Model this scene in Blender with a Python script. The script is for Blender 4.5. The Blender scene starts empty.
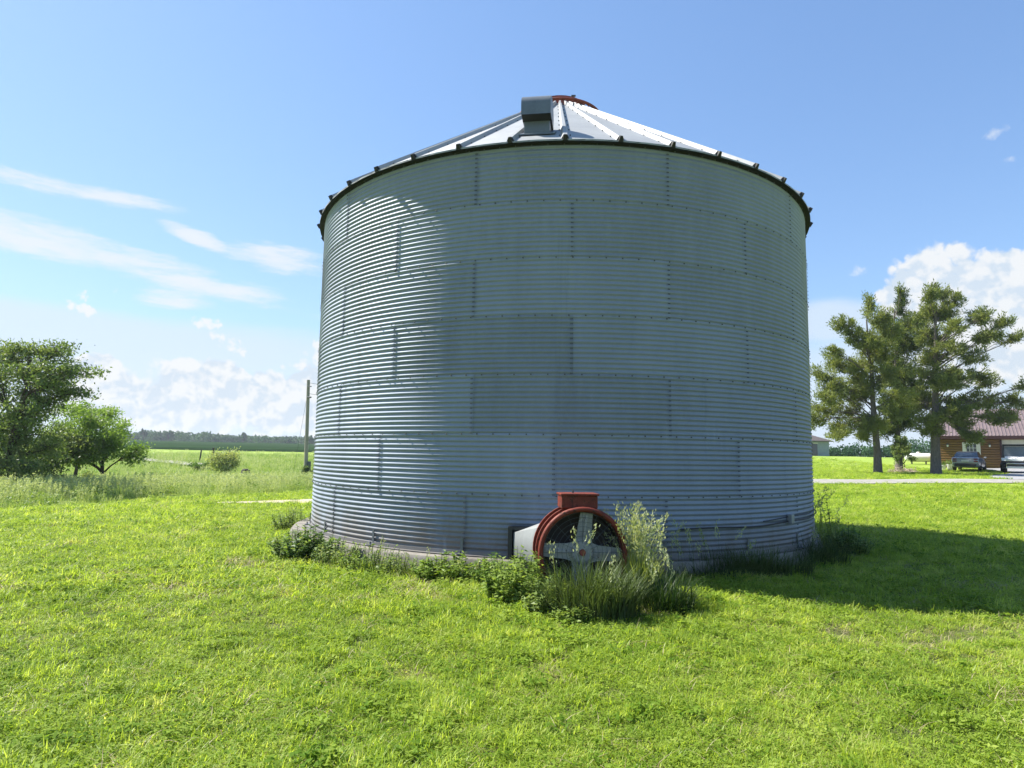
import bpy, math, random
import numpy as np
from mathutils import Vector, Matrix
R_ = math.radians
rng = np.random.default_rng(7)
random.seed(7)
sc = bpy.context.scene
COL = sc.collection

# ------------------------------------------------------------------ camera
F_PX, PITCH, ROLL, CAM_Z = 640.0, R_(6.37), R_(0.9), 1.47
cp, sp, cr, sr = math.cos(PITCH), math.sin(PITCH), math.cos(ROLL), math.sin(ROLL)
FWD = Vector((0, cp, sp)); UP0 = Vector((0, -sp, cp)); RT0 = Vector((1, 0, 0))
CX = RT0 * cr + UP0 * sr
CY = -RT0 * sr + UP0 * cr
cam = bpy.data.cameras.new('camera'); camo = bpy.data.objects.new('camera', cam); COL.objects.link(camo)
cam.sensor_width = 36; cam.lens = 36 * F_PX / 1024; cam.clip_end = 20000; cam.clip_start = 0.05
camo.matrix_world = Matrix(((CX.x, CY.x, -FWD.x, 0), (CX.y, CY.y, -FWD.y, 0), (CX.z, CY.z, -FWD.z, CAM_Z), (0, 0, 0, 1)))
sc.camera = camo

def ray(px, py):
    return (CX * (px - 512) + CY * (384 - py) + FWD * F_PX).normalized()
def at(px, py, Y):
    d = ray(px, py); t = Y / d.y
    return Vector((0, 0, CAM_Z)) + d * t

def sstep(a, b, x):
    t = np.clip((x - a) / (b - a), 0, 1); return t * t * (3 - 2 * t)

# ------------------------------------------------------------------ value noise (numpy)
_perm = rng.random((64, 64))
def vnoise(x, y):
    xi = np.floor(x).astype(int); yi = np.floor(y).astype(int); fx = x - xi; fy = y - yi
    fx = fx * fx * (3 - 2 * fx); fy = fy * fy * (3 - 2 * fy)
    g = lambda a, b: _perm[a % 64, b % 64]
    return (g(xi, yi) * (1 - fx) + g(xi + 1, yi) * fx) * (1 - fy) + (g(xi, yi + 1) * (1 - fx) + g(xi + 1, yi + 1) * fx) * fy

DL = np.array([0, 10, 20, 27, 45, 80, 150, 400, 800, 6000.]); ZL = np.array([0, 0, -.05, -.08, -.35, -.05, 1.2, 6.0, 7.0, 7.0])
DR = np.array([0, 20, 28, 34, 42, 46, 54, 62, 85, 100, 150, 400, 6000.]); ZR = np.array([0, 0, .05, .14, .5, .6, .62, .75, 1.95, 2.05, 1.6, 3, 7.])
def zg(x, y):
    x = np.asarray(x, float); y = np.asarray(y, float)
    D = np.hypot(x, y); az = np.degrees(np.arctan2(x, y))
    w = sstep(-8, 14, az)
    def sm(D, a, b):
        return (np.interp(D * .93, a, b) + np.interp(D, a, b) + np.interp(D * 1.07, a, b)) / 3
    z = sm(D, DL, ZL) * (1 - w) + sm(D, DR, ZR) * w
    n = (vnoise(x * .35 + 9, y * .35 + 3) - .5) * .05 * np.clip(D / 6, .3, 1)
    n = n + (vnoise(x * .06 + 40, y * .06 + 8) - .5) * np.clip((D - 30) / 60, 0, 1) * .25
    return z + n
def zgf(x, y): return float(zg(x, y))

# ------------------------------------------------------------------ materials
def new_mat(name):
    m = bpy.data.materials.new(name); m.use_nodes = True
    nt = m.node_tree; nt.nodes.clear()
    out = nt.nodes.new('ShaderNodeOutputMaterial')
    return m, nt, out
def N(nt, typ, **kw):
    n = nt.nodes.new(typ)
    for k, v in kw.items():
        if k.startswith('i_'): n.inputs[k[2:].replace('_', ' ')].default_value = v
        else: setattr(n, k, v)
    return n
def ramp(nt, fac, stops):
    r = nt.nodes.new('ShaderNodeValToRGB')
    e = r.color_ramp.elements
    while len(e) < len(stops): e.new(.5)
    for el, (p, c) in zip(e, stops):
        el.position = p; el.color = tuple(c) + (1,)
    nt.links.new(fac, r.inputs[0]); return r.outputs[0]
def noise(nt, scale, detail=4, rough=.6, vec=None):
    n = N(nt, 'ShaderNodeTexNoise'); n.inputs['Scale'].default_value = scale
    n.inputs['Detail'].default_value = detail; n.inputs['Roughness'].default_value = rough
    if vec is not None: nt.links.new(vec, n.inputs['Vector'])
    return n.outputs[0]
def math_(nt, op, a, b=None, clamp=False):
    n = nt.nodes.new('ShaderNodeMath'); n.operation = op; n.use_clamp = clamp
    for i, v in enumerate((a, b)):
        if v is None: continue
        if isinstance(v, (int, float)): n.inputs[i].default_value = v
        else: nt.links.new(v, n.inputs[i])
    return n.outputs[0]
def mixc(nt, fac, a, b, mode='MIX'):
    n = nt.nodes.new('ShaderNodeMix'); n.data_type = 'RGBA'; n.blend_type = mode
    for i, v in ((0, fac), (6, a), (7, b)):
        if isinstance(v, (int, float)): n.inputs[i].default_value = v
        elif isinstance(v, tuple): n.inputs[i].default_value = v + (1,)
        else: nt.links.new(v, n.inputs[i])
    return n.outputs[2]
def objco(nt): return N(nt, 'ShaderNodeTexCoord').outputs['Object']
def geopos(nt): return N(nt, 'ShaderNodeNewGeometry').outputs['Position']

def mat_basic(name, c1, c2, scale=6, rough=.7, metal=0, bump=0, spec=.5, detail=5, stretch=None):
    m, nt, out = new_mat(name)
    co = objco(nt)
    if stretch:
        mp = N(nt, 'ShaderNodeMapping'); mp.inputs['Scale'].default_value = stretch
        nt.links.new(co, mp.inputs['Vector']); co = mp.outputs[0]
    n = noise(nt, scale, detail, .65, co)
    c = ramp(nt, n, [(.3, c1), (.7, c2)])
    b = N(nt, 'ShaderNodeBsdfPrincipled'); nt.links.new(c, b.inputs['Base Color'])
    b.inputs['Roughness'].default_value = rough; b.inputs['Metallic'].default_value = metal
    b.inputs['Specular IOR Level'].default_value = spec
    if bump:
        bp = N(nt, 'ShaderNodeBump'); bp.inputs['Strength'].default_value = bump; bp.inputs['Distance'].default_value = .02
        nt.links.new(n, bp.inputs['Height']); nt.links.new(bp.outputs[0], b.inputs['Normal'])
    nt.links.new(b.outputs[0], out.inputs[0]); return m

def mat_leaf(name, stops, trans=.45, pos_scale=.6, rnd=.5, rough=.5, tr_gain=(1.25, 1.2, .6), spec=.25):
    """leaf / blade: diffuse + translucent; colour from per-instance random and a world-position noise"""
    m, nt, out = new_mat(name)
    n = noise(nt, pos_scale, 4, .65, geopos(nt))
    ob = N(nt, 'ShaderNodeObjectInfo').outputs['Random']
    at_ = N(nt, 'ShaderNodeAttribute', attribute_name='tone').outputs['Fac']
    f = math_(nt, 'ADD', math_(nt, 'MULTIPLY', n, 1.0), math_(nt, 'MULTIPLY', math_(nt, 'SUBTRACT', math_(nt, 'ADD', ob, at_), .5), rnd))
    c = ramp(nt, f, stops)
    p = N(nt, 'ShaderNodeBsdfPrincipled'); p.inputs['Roughness'].default_value = rough
    p.inputs['Specular IOR Level'].default_value = spec
    nt.links.new(c, p.inputs['Base Color'])
    t = N(nt, 'ShaderNodeBsdfTranslucent')
    nt.links.new(mixc(nt, 1.0, c, tr_gain, 'MULTIPLY'), t.inputs[0])
    mx = N(nt, 'ShaderNodeMixShader'); mx.inputs[0].default_value = trans
    nt.links.new(p.outputs[0], mx.inputs[1]); nt.links.new(t.outputs[0], mx.inputs[2])
    nt.links.new(mx.outputs[0], out.inputs[0]); return m

def mat_galv(name, base=(.52, .55, .57), rough=.42, metal=.75, sheet=.42, dirt=False):
    m, nt, out = new_mat(name)
    co = objco(nt)
    def mapv(sc):
        mp = N(nt, 'ShaderNodeMapping'); mp.inputs['Scale'].default_value = sc; nt.links.new(co, mp.inputs['Vector']); return mp.outputs[0]
    n1 = noise(nt, .9, 5, .6, mapv((1, 1, .6))); n2 = noise(nt, 24, 3, .7, co); n3 = noise(nt, 5.5, 4, .6, mapv((1, 1, .12)))
    at_ = N(nt, 'ShaderNodeAttribute', attribute_name='tone').outputs['Fac']
    f = math_(nt, 'ADD', math_(nt, 'MULTIPLY', n1, .45), math_(nt, 'MULTIPLY', n2, .22))
    f = math_(nt, 'ADD', f, math_(nt, 'MULTIPLY', n3, .28))
    f = math_(nt, 'ADD', f, math_(nt, 'MULTIPLY', math_(nt, 'SUBTRACT', at_, .5), sheet))
    c = ramp(nt, f, [(.2, tuple(x * .66 for x in base)), (.5, base), (.8, tuple(min(1, x * 1.25) for x in base))])
    if dirt:
        sp_ = N(nt, 'ShaderNodeSeparateXYZ'); nt.links.new(co, sp_.inputs[0])
        z = math_(nt, 'ADD', sp_.outputs[2], math_(nt, 'MULTIPLY', noise(nt, 3.5, 5, .65, mapv((1, 1, .35))), -.9))
        mr = N(nt, 'ShaderNodeMapRange'); mr.inputs[1].default_value = .25; mr.inputs[2].default_value = -.2; mr.inputs[4].default_value = .7; nt.links.new(z, mr.inputs[0])
        c = mixc(nt, mr.outputs[0], c, (.15, .125, .095))
        st = smooth2(nt, noise(nt, 2.6, 5, .7, mapv((1.2, 1.2, .05))), .60, .74)
        c = mixc(nt, math_(nt, 'MULTIPLY', st, .35), c, tuple(x * .55 for x in base))
        ws = smooth2(nt, noise(nt, 1.7, 5, .7, mapv((1.5, 1.5, .3))), .62, .80)
        c = mixc(nt, math_(nt, 'MULTIPLY', ws, .4), c, tuple(min(1, x * 1.6 + .03) for x in base))
    b = N(nt, 'ShaderNodeBsdfPrincipled'); nt.links.new(c, b.inputs['Base Color'])
    b.inputs['Metallic'].default_value = metal
    rr = N(nt, 'ShaderNodeMapRange'); rr.inputs[1].default_value = .2; rr.inputs[2].default_value = .9
    rr.inputs[3].default_value = rough - .06; rr.inputs[4].default_value = rough + .12
    nt.links.new(f, rr.inputs[0]); nt.links.new(rr.outputs[0], b.inputs['Roughness'])
    nt.links.new(b.outputs[0], out.inputs[0]); return m
def smooth2(nt, v, a, b):
    m_ = nt.nodes.new('ShaderNodeMapRange'); m_.interpolation_type = 'SMOOTHSTEP'; m_.inputs[1].default_value = a; m_.inputs[2].default_value = b; nt.links.new(v, m_.inputs[0]); return m_.outputs[0]

def mat_worn(name, c1, c2, rust, rough=.5, amount=.6):
    """sun-faded paint with chips showing rust"""
    m, nt, out = new_mat(name); co = objco(nt)
    n1 = noise(nt, 4, 5, .65, co); n2 = noise(nt, 26, 6, .72, co); n3 = noise(nt, 7, 6, .75, co)
    c = ramp(nt, n1, [(.3, c1), (.7, c2)])
    c = mixc(nt, math_(nt, 'MULTIPLY', smooth2(nt, n3, .52, .66), .8), c, tuple(min(1, x * 1.3 + .02) for x in c2))
    ch = smooth2(nt, math_(nt, 'ADD', math_(nt, 'MULTIPLY', n2, .5), math_(nt, 'MULTIPLY', n3, .5)), amount - .03, amount + .03)
    c = mixc(nt, ch, c, rust)
    b = N(nt, 'ShaderNodeBsdfPrincipled'); nt.links.new(c, b.inputs['Base Color']); b.inputs['Specular IOR Level'].default_value = .3
    nt.links.new(math_(nt, 'ADD', math_(nt, 'MULTIPLY', ch, .3), rough), b.inputs['Roughness'])
    bp = N(nt, 'ShaderNodeBump'); bp.inputs['Strength'].default_value = .3; bp.inputs['Distance'].default_value = .004
    nt.links.new(n2, bp.inputs['Height']); nt.links.new(bp.outputs[0], b.inputs['Normal'])
    nt.links.new(b.outputs[0], out.inputs[0]); return m

def mat_flat(name, c, rough=.5, metal=0, spec=.5):
    k = tuple(x * .82 for x in c)
    return mat_basic(name, k, c, 9, rough, metal, 0, spec)

M = {}
M['galv'] = mat_galv('galvanised_wall_steel', (.228, .264, .322), .58, .30, .2, True)
M['galv_roof'] = mat_galv('galvanised_roof_steel', (.36, .375, .385), .62, .08, .3)
M['galv_vent'] = mat_galv('galvanised_vent_steel', (.19, .21, .225), .5, .4)
M['galv_duct'] = mat_galv('galvanised_duct_steel', (.36, .38, .385), .55, .3, .42)
M['bolt'] = mat_flat('weathered_bolt', (.10, .11, .125), .6, .4)
M['dark'] = mat_flat('black_hollow_shade', (.02, .02, .022), .7)  # black for hollows, with their shade put into the colour
M['soffit'] = mat_flat('eave_shade_black', (.03, .032, .036), .7, .0, .1)
M['red'] = mat_worn('faded_red_paint', (.10, .017, .011), (.20, .036, .018), (.05, .026, .018), .6, .55)
M['rust_red'] = mat_basic('rusty_red_steel', (.10, .03, .02), (.32, .05, .035), 9, .65)
M['fan_grey'] = mat_worn('weathered_grey_cast', (.20, .20, .19), (.33, .33, .31), (.12, .08, .05), .65, .57)
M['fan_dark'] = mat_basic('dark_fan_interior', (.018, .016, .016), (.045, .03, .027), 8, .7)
M['concrete'] = mat_basic('weathered_concrete', (.10, .09, .075), (.25, .23, .20), 4, .9, 0, .4)
M['bark'] = mat_basic('grey_bark', (.07, .058, .05), (.19, .165, .145), 9, .9, 0, .8, .2, 6, (3, 3, .5))
M['bark_dark'] = mat_basic('dark_bark', (.035, .028, .022), (.09, .07, .055), 9, .9, 0, .6, .2, 6, (3, 3, .5))
M['pole'] = mat_basic('weathered_pole_wood', (.20, .18, .15), (.36, .33, .29), 5, .9, 0, .3, .2, 5, (6, 6, .4))
M['cable'] = mat_flat('dark_cable', (.03, .03, .03), .6)
M['white'] = mat_flat('white_paint', (.78, .78, .76), .45)
M['offwhite'] = mat_basic('cream_paint', (.60, .57, .48), (.72, .69, .6), 3, .6)
M['maroon'] = mat_flat('dark_maroon_trim', (.06, .022, .022), .5)
M['log'] = mat_basic('stained_log_siding', (.125, .062, .022), (.24, .13, .045), 3, .55, 0, .2, .4, 6, (.5, .5, 6))
M['metal_roof'] = mat_basic('faded_burgundy_roof_steel', (.155, .115, .112), (.215, .165, .16), 2, .42, .15)
M['grey_wall'] = mat_basic('blue_grey_siding', (.20, .24, .28), (.27, .31, .35), 3, .7)
M['brown_roof'] = mat_basic('brown_shingles', (.06, .05, .048), (.12, .10, .095), 5, .9)
M['glass'] = mat_flat('dark_window_glass', (.03, .04, .045), .08, 0, .8)
M['silver'] = mat_basic('silver_car_paint', (.30, .32, .37), (.38, .40, .45), 2, .25, .3)
M['tyre'] = mat_flat('tyre_rubber', (.02, .02, .02), .85)
M['rim'] = mat_flat('alloy_rim', (.45, .45, .46), .35, .8)
M['plastic'] = mat_flat('black_plastic', (.025, .025, .028), .5)
M['tail'] = mat_flat('tail_light_red', (.18, .012, .012), .2)
M['lamp'] = mat_flat('lamp_glass', (.7, .7, .66), .2)
M['chrome'] = mat_flat('bright_bumper', (.55, .56, .58), .25, .9)
M['stick'] = mat_basic('dry_sticks', (.28, .22, .16), (.5, .42, .33), 8, .9)
M['stump'] = mat_basic('dark_stump_wood', (.012, .011, .01), (.03, .026, .022), 8, .9)
M['gravel'] = mat_basic('pale_gravel', (.20, .19, .165), (.33, .315, .28), 3, .95, 0, .2)
M['drive'] = mat_basic('grey_concrete_drive', (.22, .22, .23), (.32, .32, .33), 1.2, .85, 0, .1)
M['dirt'] = mat_basic('pale_bare_dirt', (.30, .24, .17), (.46, .40, .31), 6, .95, 0, .4)

# ------------------------------------------------------------------ mesh helpers
def set_props(o, label=None, cat=None, group=None, kind=None):
    if label: o['label'] = label
    if cat: o['category'] = cat
    if group: o['group'] = group
    if kind: o['kind'] = kind
    return o
def empty(name, loc, rotz=0, label=None, cat=None, group=None):
    o = bpy.data.objects.new(name, None); COL.objects.link(o); o.location = loc; o.rotation_euler = (0, 0, rotz)
    o.empty_display_size = .2
    return set_props(o, label, cat, group)
class MB:
    def __init__(s): s.v = []; s.f = []; s.mi = []
    def add(s, vs, fs, mi=0):
        b = len(s.v); s.v += [tuple(v) for v in vs]; s.f += [tuple(b + i for i in f) for f in fs]; s.mi += [mi] * len(fs)
    def box(s, c, d, mi=0, M4=None, bev=0):
        x, y, z = d[0] / 2, d[1] / 2, d[2] / 2
        vs = [Vector((sx * x, sy * y, sz * z)) for sz in (-1, 1) for sy in (-1, 1) for sx in (-1, 1)]
        if M4 is not None: vs = [M4 @ v for v in vs]
        vs = [v + Vector(c) for v in vs]
        s.add(vs, [(0, 2, 3, 1), (4, 5, 7, 6), (0, 1, 5, 4), (2, 6, 7, 3), (0, 4, 6, 2), (1, 3, 7, 5)], mi)
    def tube(s, pts, rad, n=8, mi=0, cap=True):
        pts = [Vector(p) for p in pts]
        if not hasattr(rad, '__len__'): rad = [rad] * len(pts)
        b = len(s.v); prev = None
        for i, p in enumerate(pts):
            d = (pts[min(i + 1, len(pts) - 1)] - pts[max(i - 1, 0)])
            d = d.normalized() if d.length > 1e-9 else Vector((0, 0, 1))
            if prev is None:
                a = d.orthogonal().normalized()
            else:
                a = prev - d * prev.dot(d); a = a.normalized() if a.length > 1e-6 else d.orthogonal().normalized()
            prev = a; c = d.cross(a)
            for k in range(n):
                t = 2 * math.pi * k / n
                s.v.append(tuple(p + (a * math.cos(t) + c * math.sin(t)) * rad[i]))
        for i in range(len(pts) - 1):
            for k in range(n):
                s.f.append((b + i * n + k, b + i * n + (k + 1) % n, b + (i + 1) * n + (k + 1) % n, b + (i + 1) * n + k)); s.mi.append(mi)
        if cap:
            s.f.append(tuple(b + k for k in range(n))[::-1]); s.mi.append(mi)
            e = b + (len(pts) - 1) * n
            s.f.append(tuple(e + k for k in range(n))); s.mi.append(mi)
    def lathe(s, prof, n=32, mi=0, M4=None, closed=False):
        """prof (r, z) revolved round z"""
        b = len(s.v); m = len(prof)
        for (r, z) in prof:
            for k in range(n):
                t = 2 * math.pi * k / n; v = Vector((r * math.cos(t), r * math.sin(t), z))
                s.v.append(tuple(M4 @ v if M4 is not None else v))
        rng_ = range(m if closed else m - 1)
        for i in rng_:
            j = (i + 1) % m
            for k in range(n):
                s.f.append((b + i * n + k, b + i * n + (k + 1) % n, b + j * n + (k + 1) % n, b + j * n + k)); s.mi.append(mi)
    def prism(s, poly, d0, d1, axis=(1, 0, 0), fr=None, mi=0):
        """poly list of (a,b); fr: function (a,b,d)->xyz"""
        n = len(poly); b = len(s.v)
        for d in (d0, d1):
            for a, c in poly: s.v.append(tuple(fr(a, c, d)))
        s.f.append(tuple(b + i for i in range(n))[::-1]); s.f.append(tuple(b + n + i for i in range(n)))
        for i in range(n):
            j = (i + 1) % n; s.f.append((b + i, b + j, b + n + j, b + n + i))
        s.mi += [mi] * (n + 2)
    def build(s, name, mats, parent=None, smooth=None, bevel=0):
        me = bpy.data.meshes.new(name); me.from_pydata(s.v, [], s.f); me.update()
        if not isinstance(mats, (list, tuple)): mats = [mats]
        for m in mats: me.materials.append(m)
        if len(mats) > 1: me.polygons.foreach_set('material_index', s.mi)
        o = bpy.data.objects.new(name, me); COL.objects.link(o)
        if parent is not None: o.parent = parent
        if bevel:
            md = o.modifiers.new('bevel', 'BEVEL'); md.width = bevel; md.segments = 2; md.limit_method = 'ANGLE'; md.angle_limit = R_(35)
        if smooth is not None:
            me.polygons.foreach_set('use_smooth', [True] * len(me.polygons))
            if smooth < 180:
                try: me.set_sharp_from_angle(angle=R_(smooth))
                except Exception: pass
        return o
def np_mesh(name, verts, quads, mats, parent=None, smooth=False, tone=None, mi=None, tris=False):
    """fast mesh from arrays; quads (n,4) or tris (n,3); tone per-face attribute"""
    me = bpy.data.meshes.new(name); k = quads.shape[1]
    me.vertices.add(len(verts)); me.vertices.foreach_set('co', np.asarray(verts, np.float32).ravel())
    me.loops.add(quads.size); me.loops.foreach_set('vertex_index', np.asarray(quads, np.int32).ravel())
    me.polygons.add(len(quads)); me.polygons.foreach_set('loop_start', np.arange(0, quads.size, k, dtype=np.int32))
    me.polygons.foreach_set('loop_total', np.full(len(quads), k, np.int32))
    if not isinstance(mats, (list, tuple)): mats = [mats]
    for m in mats: me.materials.append(m)
    if mi is not None: me.polygons.foreach_set('material_index', np.asarray(mi, np.int32))
    me.update(calc_edges=True); me.validate()
    if smooth: me.polygons.foreach_set('use_smooth', np.ones(len(quads), bool))
    if tone is not None:
        a = me.attributes.new('tone', 'FLOAT', 'FACE'); a.data.foreach_set('value', np.asarray(tone, np.float32))
    o = bpy.data.objects.new(name, me); COL.objects.link(o)
    if parent is not None: o.parent = parent
    return o

# ------------------------------------------------------------------ ground (one sheet, polar grid to the horizon)
def build_ground():
    az = np.concatenate([np.radians(np.linspace(-62, 62, 250)), np.radians(np.linspace(64, 296, 60))])
    rad = np.concatenate([[.4], np.geomspace(.8, 6000, 210)])
    A, Rr = np.meshgrid(az, rad); X = Rr * np.sin(A); Y = Rr * np.cos(A)
    Z = zg(X, Y)
    V = np.stack([X, Y, Z], -1).reshape(-1, 3); n = len(az)
    i, j = np.meshgrid(np.arange(len(rad) - 1), np.arange(n), indexing='ij'); j2 = (j + 1) % n
    q = np.stack([i * n + j, (i + 1) * n + j, (i + 1) * n + j2, i * n + j2], -1).reshape(-1, 4)[:, ::-1]
    c = np.array([[0, 0, zgf(0, 0)]]); V = np.vstack([V, c])
    t = np.array([[k, (k + 1) % n, len(V) - 1, len(V) - 1] for k in range(n)])
    m, nt, out = new_mat('lawn_and_meadow_ground')
    pos = geopos(nt)
    n1 = noise(nt, .35, 5, .65, pos); n2 = noise(nt, 3.0, 6, .7, pos); n3 = noise(nt, 30, 4, .7, pos)
    f = math_(nt, 'ADD', math_(nt, 'MULTIPLY', n1, .5), math_(nt, 'ADD', math_(nt, 'MULTIPLY', n2, .3), math_(nt, 'MULTIPLY', n3, .25)))
    lawn = ramp(nt, f, [(.36, (.11, .19, .025)), (.52, (.23, .32, .05)), (.66, (.33, .39, .11))])
    soil = ramp(nt, n3, [(.3, (.045, .06, .018)), (.7, (.15, .165, .055))])
    # bare thatch close by shows between the modelled blades; farther out the sheet itself reads as turf
    ln = N(nt, 'ShaderNodeVectorMath', operation='LENGTH'); nt.links.new(pos, ln.inputs[0])
    mr = N(nt, 'ShaderNodeMapRange'); mr.inputs[1].default_value = 8; mr.inputs[2].default_value = 26
    nt.links.new(ln.outputs['Value'], mr.inputs[0])
    c = mixc(nt, mr.outputs[0], soil, lawn)
    b = N(nt, 'ShaderNodeBsdfPrincipled'); nt.links.new(c, b.inputs['Base Color']); b.inputs['Roughness'].default_value = .95
    b.inputs['Specular IOR Level'].default_value = .1
    bp = N(nt, 'ShaderNodeBump'); bp.inputs['Strength'].default_value = .5; bp.inputs['Distance'].default_value = .06
    nt.links.new(n3, bp.inputs['Height']); nt.links.new(bp.outputs[0], b.inputs['Normal'])
    nt.links.new(b.outputs[0], out.inputs[0])
    me = bpy.data.meshes.new('ground')
    faces = [tuple(x) for x in q.tolist()] + [(a, b_, c_) for a, b_, c_, _ in t.tolist()]
    me.from_pydata(V.tolist(), [], faces); me.materials.append(m)
    me.polygons.foreach_set('use_smooth', [True] * len(me.polygons))
    o = bpy.data.objects.new('ground', me); COL.objects.link(o); o['kind'] = 'structure'
build_ground()

def sheet(name, poly_rows, mat, lift=.03, kind='structure'):
    """poly_rows: list of rows of (x,y) -> draped sheet"""
    P = np.array(poly_rows, float); r, c = P.shape[:2]
    Z = zg(P[..., 0], P[..., 1]) + lift
    V = np.concatenate([P, Z[..., None]], -1).reshape(-1, 3)
    i, j = np.meshgrid(np.arange(r - 1), np.arange(c - 1), indexing='ij')
    q = np.stack([i * c + j, i * c + j + 1, (i + 1) * c + j + 1, (i + 1) * c + j], -1).reshape(-1, 4)
    o = np_mesh(name, V, q, mat, smooth=True); o['kind'] = kind; return o

# gravel road crossing behind the bin on the right
ROAD_Y0, ROAD_Y1 = 32.8, 35.8
xs = np.linspace(2, 90, 120)
sheet('road', [[(x, ROAD_Y0 + (ROAD_Y1 - ROAD_Y0) * t - .03 * (x - 18) + .25 * (vnoise(x * .5, 3.) - .5) * (1 if k in (0, 5) else 0)) for x in xs] for k, t in enumerate(np.linspace(0, 1, 6))], M['gravel'], .04)
# driveway to the garage
sheet('driveway', [[(a + (b - a) * t, y) for t in np.linspace(0, 1, 12)] for y, a, b in
      [(35.2, 27.5, 46), (38, 28.2, 46), (41, 30.5, 46), (44, 33.8, 47), (47, 36.6, 48), (50, 37.6, 49), (53.0, 38.5, 50)]], M['drive'], .05)
# crop field on the rise at left
def crop_field():
    m = mat_leaf('young_crop', [(.2, (.014, .038, .012)), (.8, (.03, .062, .022))], .15, .05, 0.1, .9, (1, 1, 1), 0.0)
    rows = [[(x, y) for x in np.linspace(-420, 40, 90)] for y in np.concatenate([[150, 150.4], np.linspace(156, 415, 40)])]
    P = np.array(rows); Z = zg(P[..., 0], P[..., 1]); Z[1:] += .5 + .15 * rng.random(Z[1:].shape)
    r, c = Z.shape; V = np.concatenate([P, Z[..., None]], -1).reshape(-1, 3)
    i, j = np.meshgrid(np.arange(r - 1), np.arange(c - 1), indexing='ij')
    q = np.stack([i * c + j, i * c + j + 1, (i + 1) * c + j + 1, (i + 1) * c + j], -1).reshape(-1, 4)
    o = np_mesh('field', V, q, m, smooth=True); o['kind'] = 'structure'
crop_field()
# pale lane far left, bare dirt patch by the bin
p0, p1 = at(135, 459, 78), at(205, 466, 60)
lane = []
for s in np.linspace(0, 1, 20):
    c = p0.lerp(p1, s * 1.0); lane.append([(c.x - .9, c.y - 1.0), (c.x, c.y), (c.x + .9, c.y + 1.0)])
sheet('lane', lane, M['gravel'], .32)
dirt_rows = []
for s in np.linspace(0, 1, 22):
    x = -8.6 + 5.5 * s; y = 18.9 + 2.6 * s; w = 1.0 * math.sin(math.pi * min(1, s * .9 + .08)) * (.6 + .8 * float(vnoise(s * 9., 5.)))
    dirt_rows.append([(x, y - w), (x, y), (x + .1, y + w)])
sheet('dirt_track', dirt_rows, M['dirt'], .035)

# ------------------------------------------------------------------ the grain bin
BC = Vector((.904, 12.72)); BR = 4.57; PADZ = .2; BH = 5.41
A0 = math.atan2(-BC.y, -BC.x)              # direction bin -> camera
def bpol(r, phi, z): a = A0 + R_(phi); return Vector((r * math.cos(a), r * math.sin(a), z))   # local to the bin
bin_root = empty('grain_bin', (BC.x, BC.y, 0), 0, 'large round corrugated galvanised grain bin with conical ribbed roof', 'grain bin')

def concrete_pad():
    mb = MB(); n = 140; prof = [(0, PADZ - .001), (BR - .2, PADZ - .001), (BR + .19, PADZ - .015), (BR + .22, PADZ - .06), (BR + .24, -.6)]
    b = 0
    for (r, z) in prof:
        for k in range(n):
            t = 2 * math.pi * k / n; rr = r * (1 + (.012 * (vnoise(k * .35, r * 3) - .5) if r > BR else 0))
            mb.v.append((rr * math.cos(t) - (.13 if r > BR else 0), rr * math.sin(t), z))
    for i in range(len(prof) - 1):
        for k in range(n): mb.f.append((i * n + k, i * n + (k + 1) % n, (i + 1) * n + (k + 1) % n, (i + 1) * n + k)); mb.mi.append(0)
    mb.build('concrete_pad', M['concrete'], bin_root, smooth=40)
concrete_pad()

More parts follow.
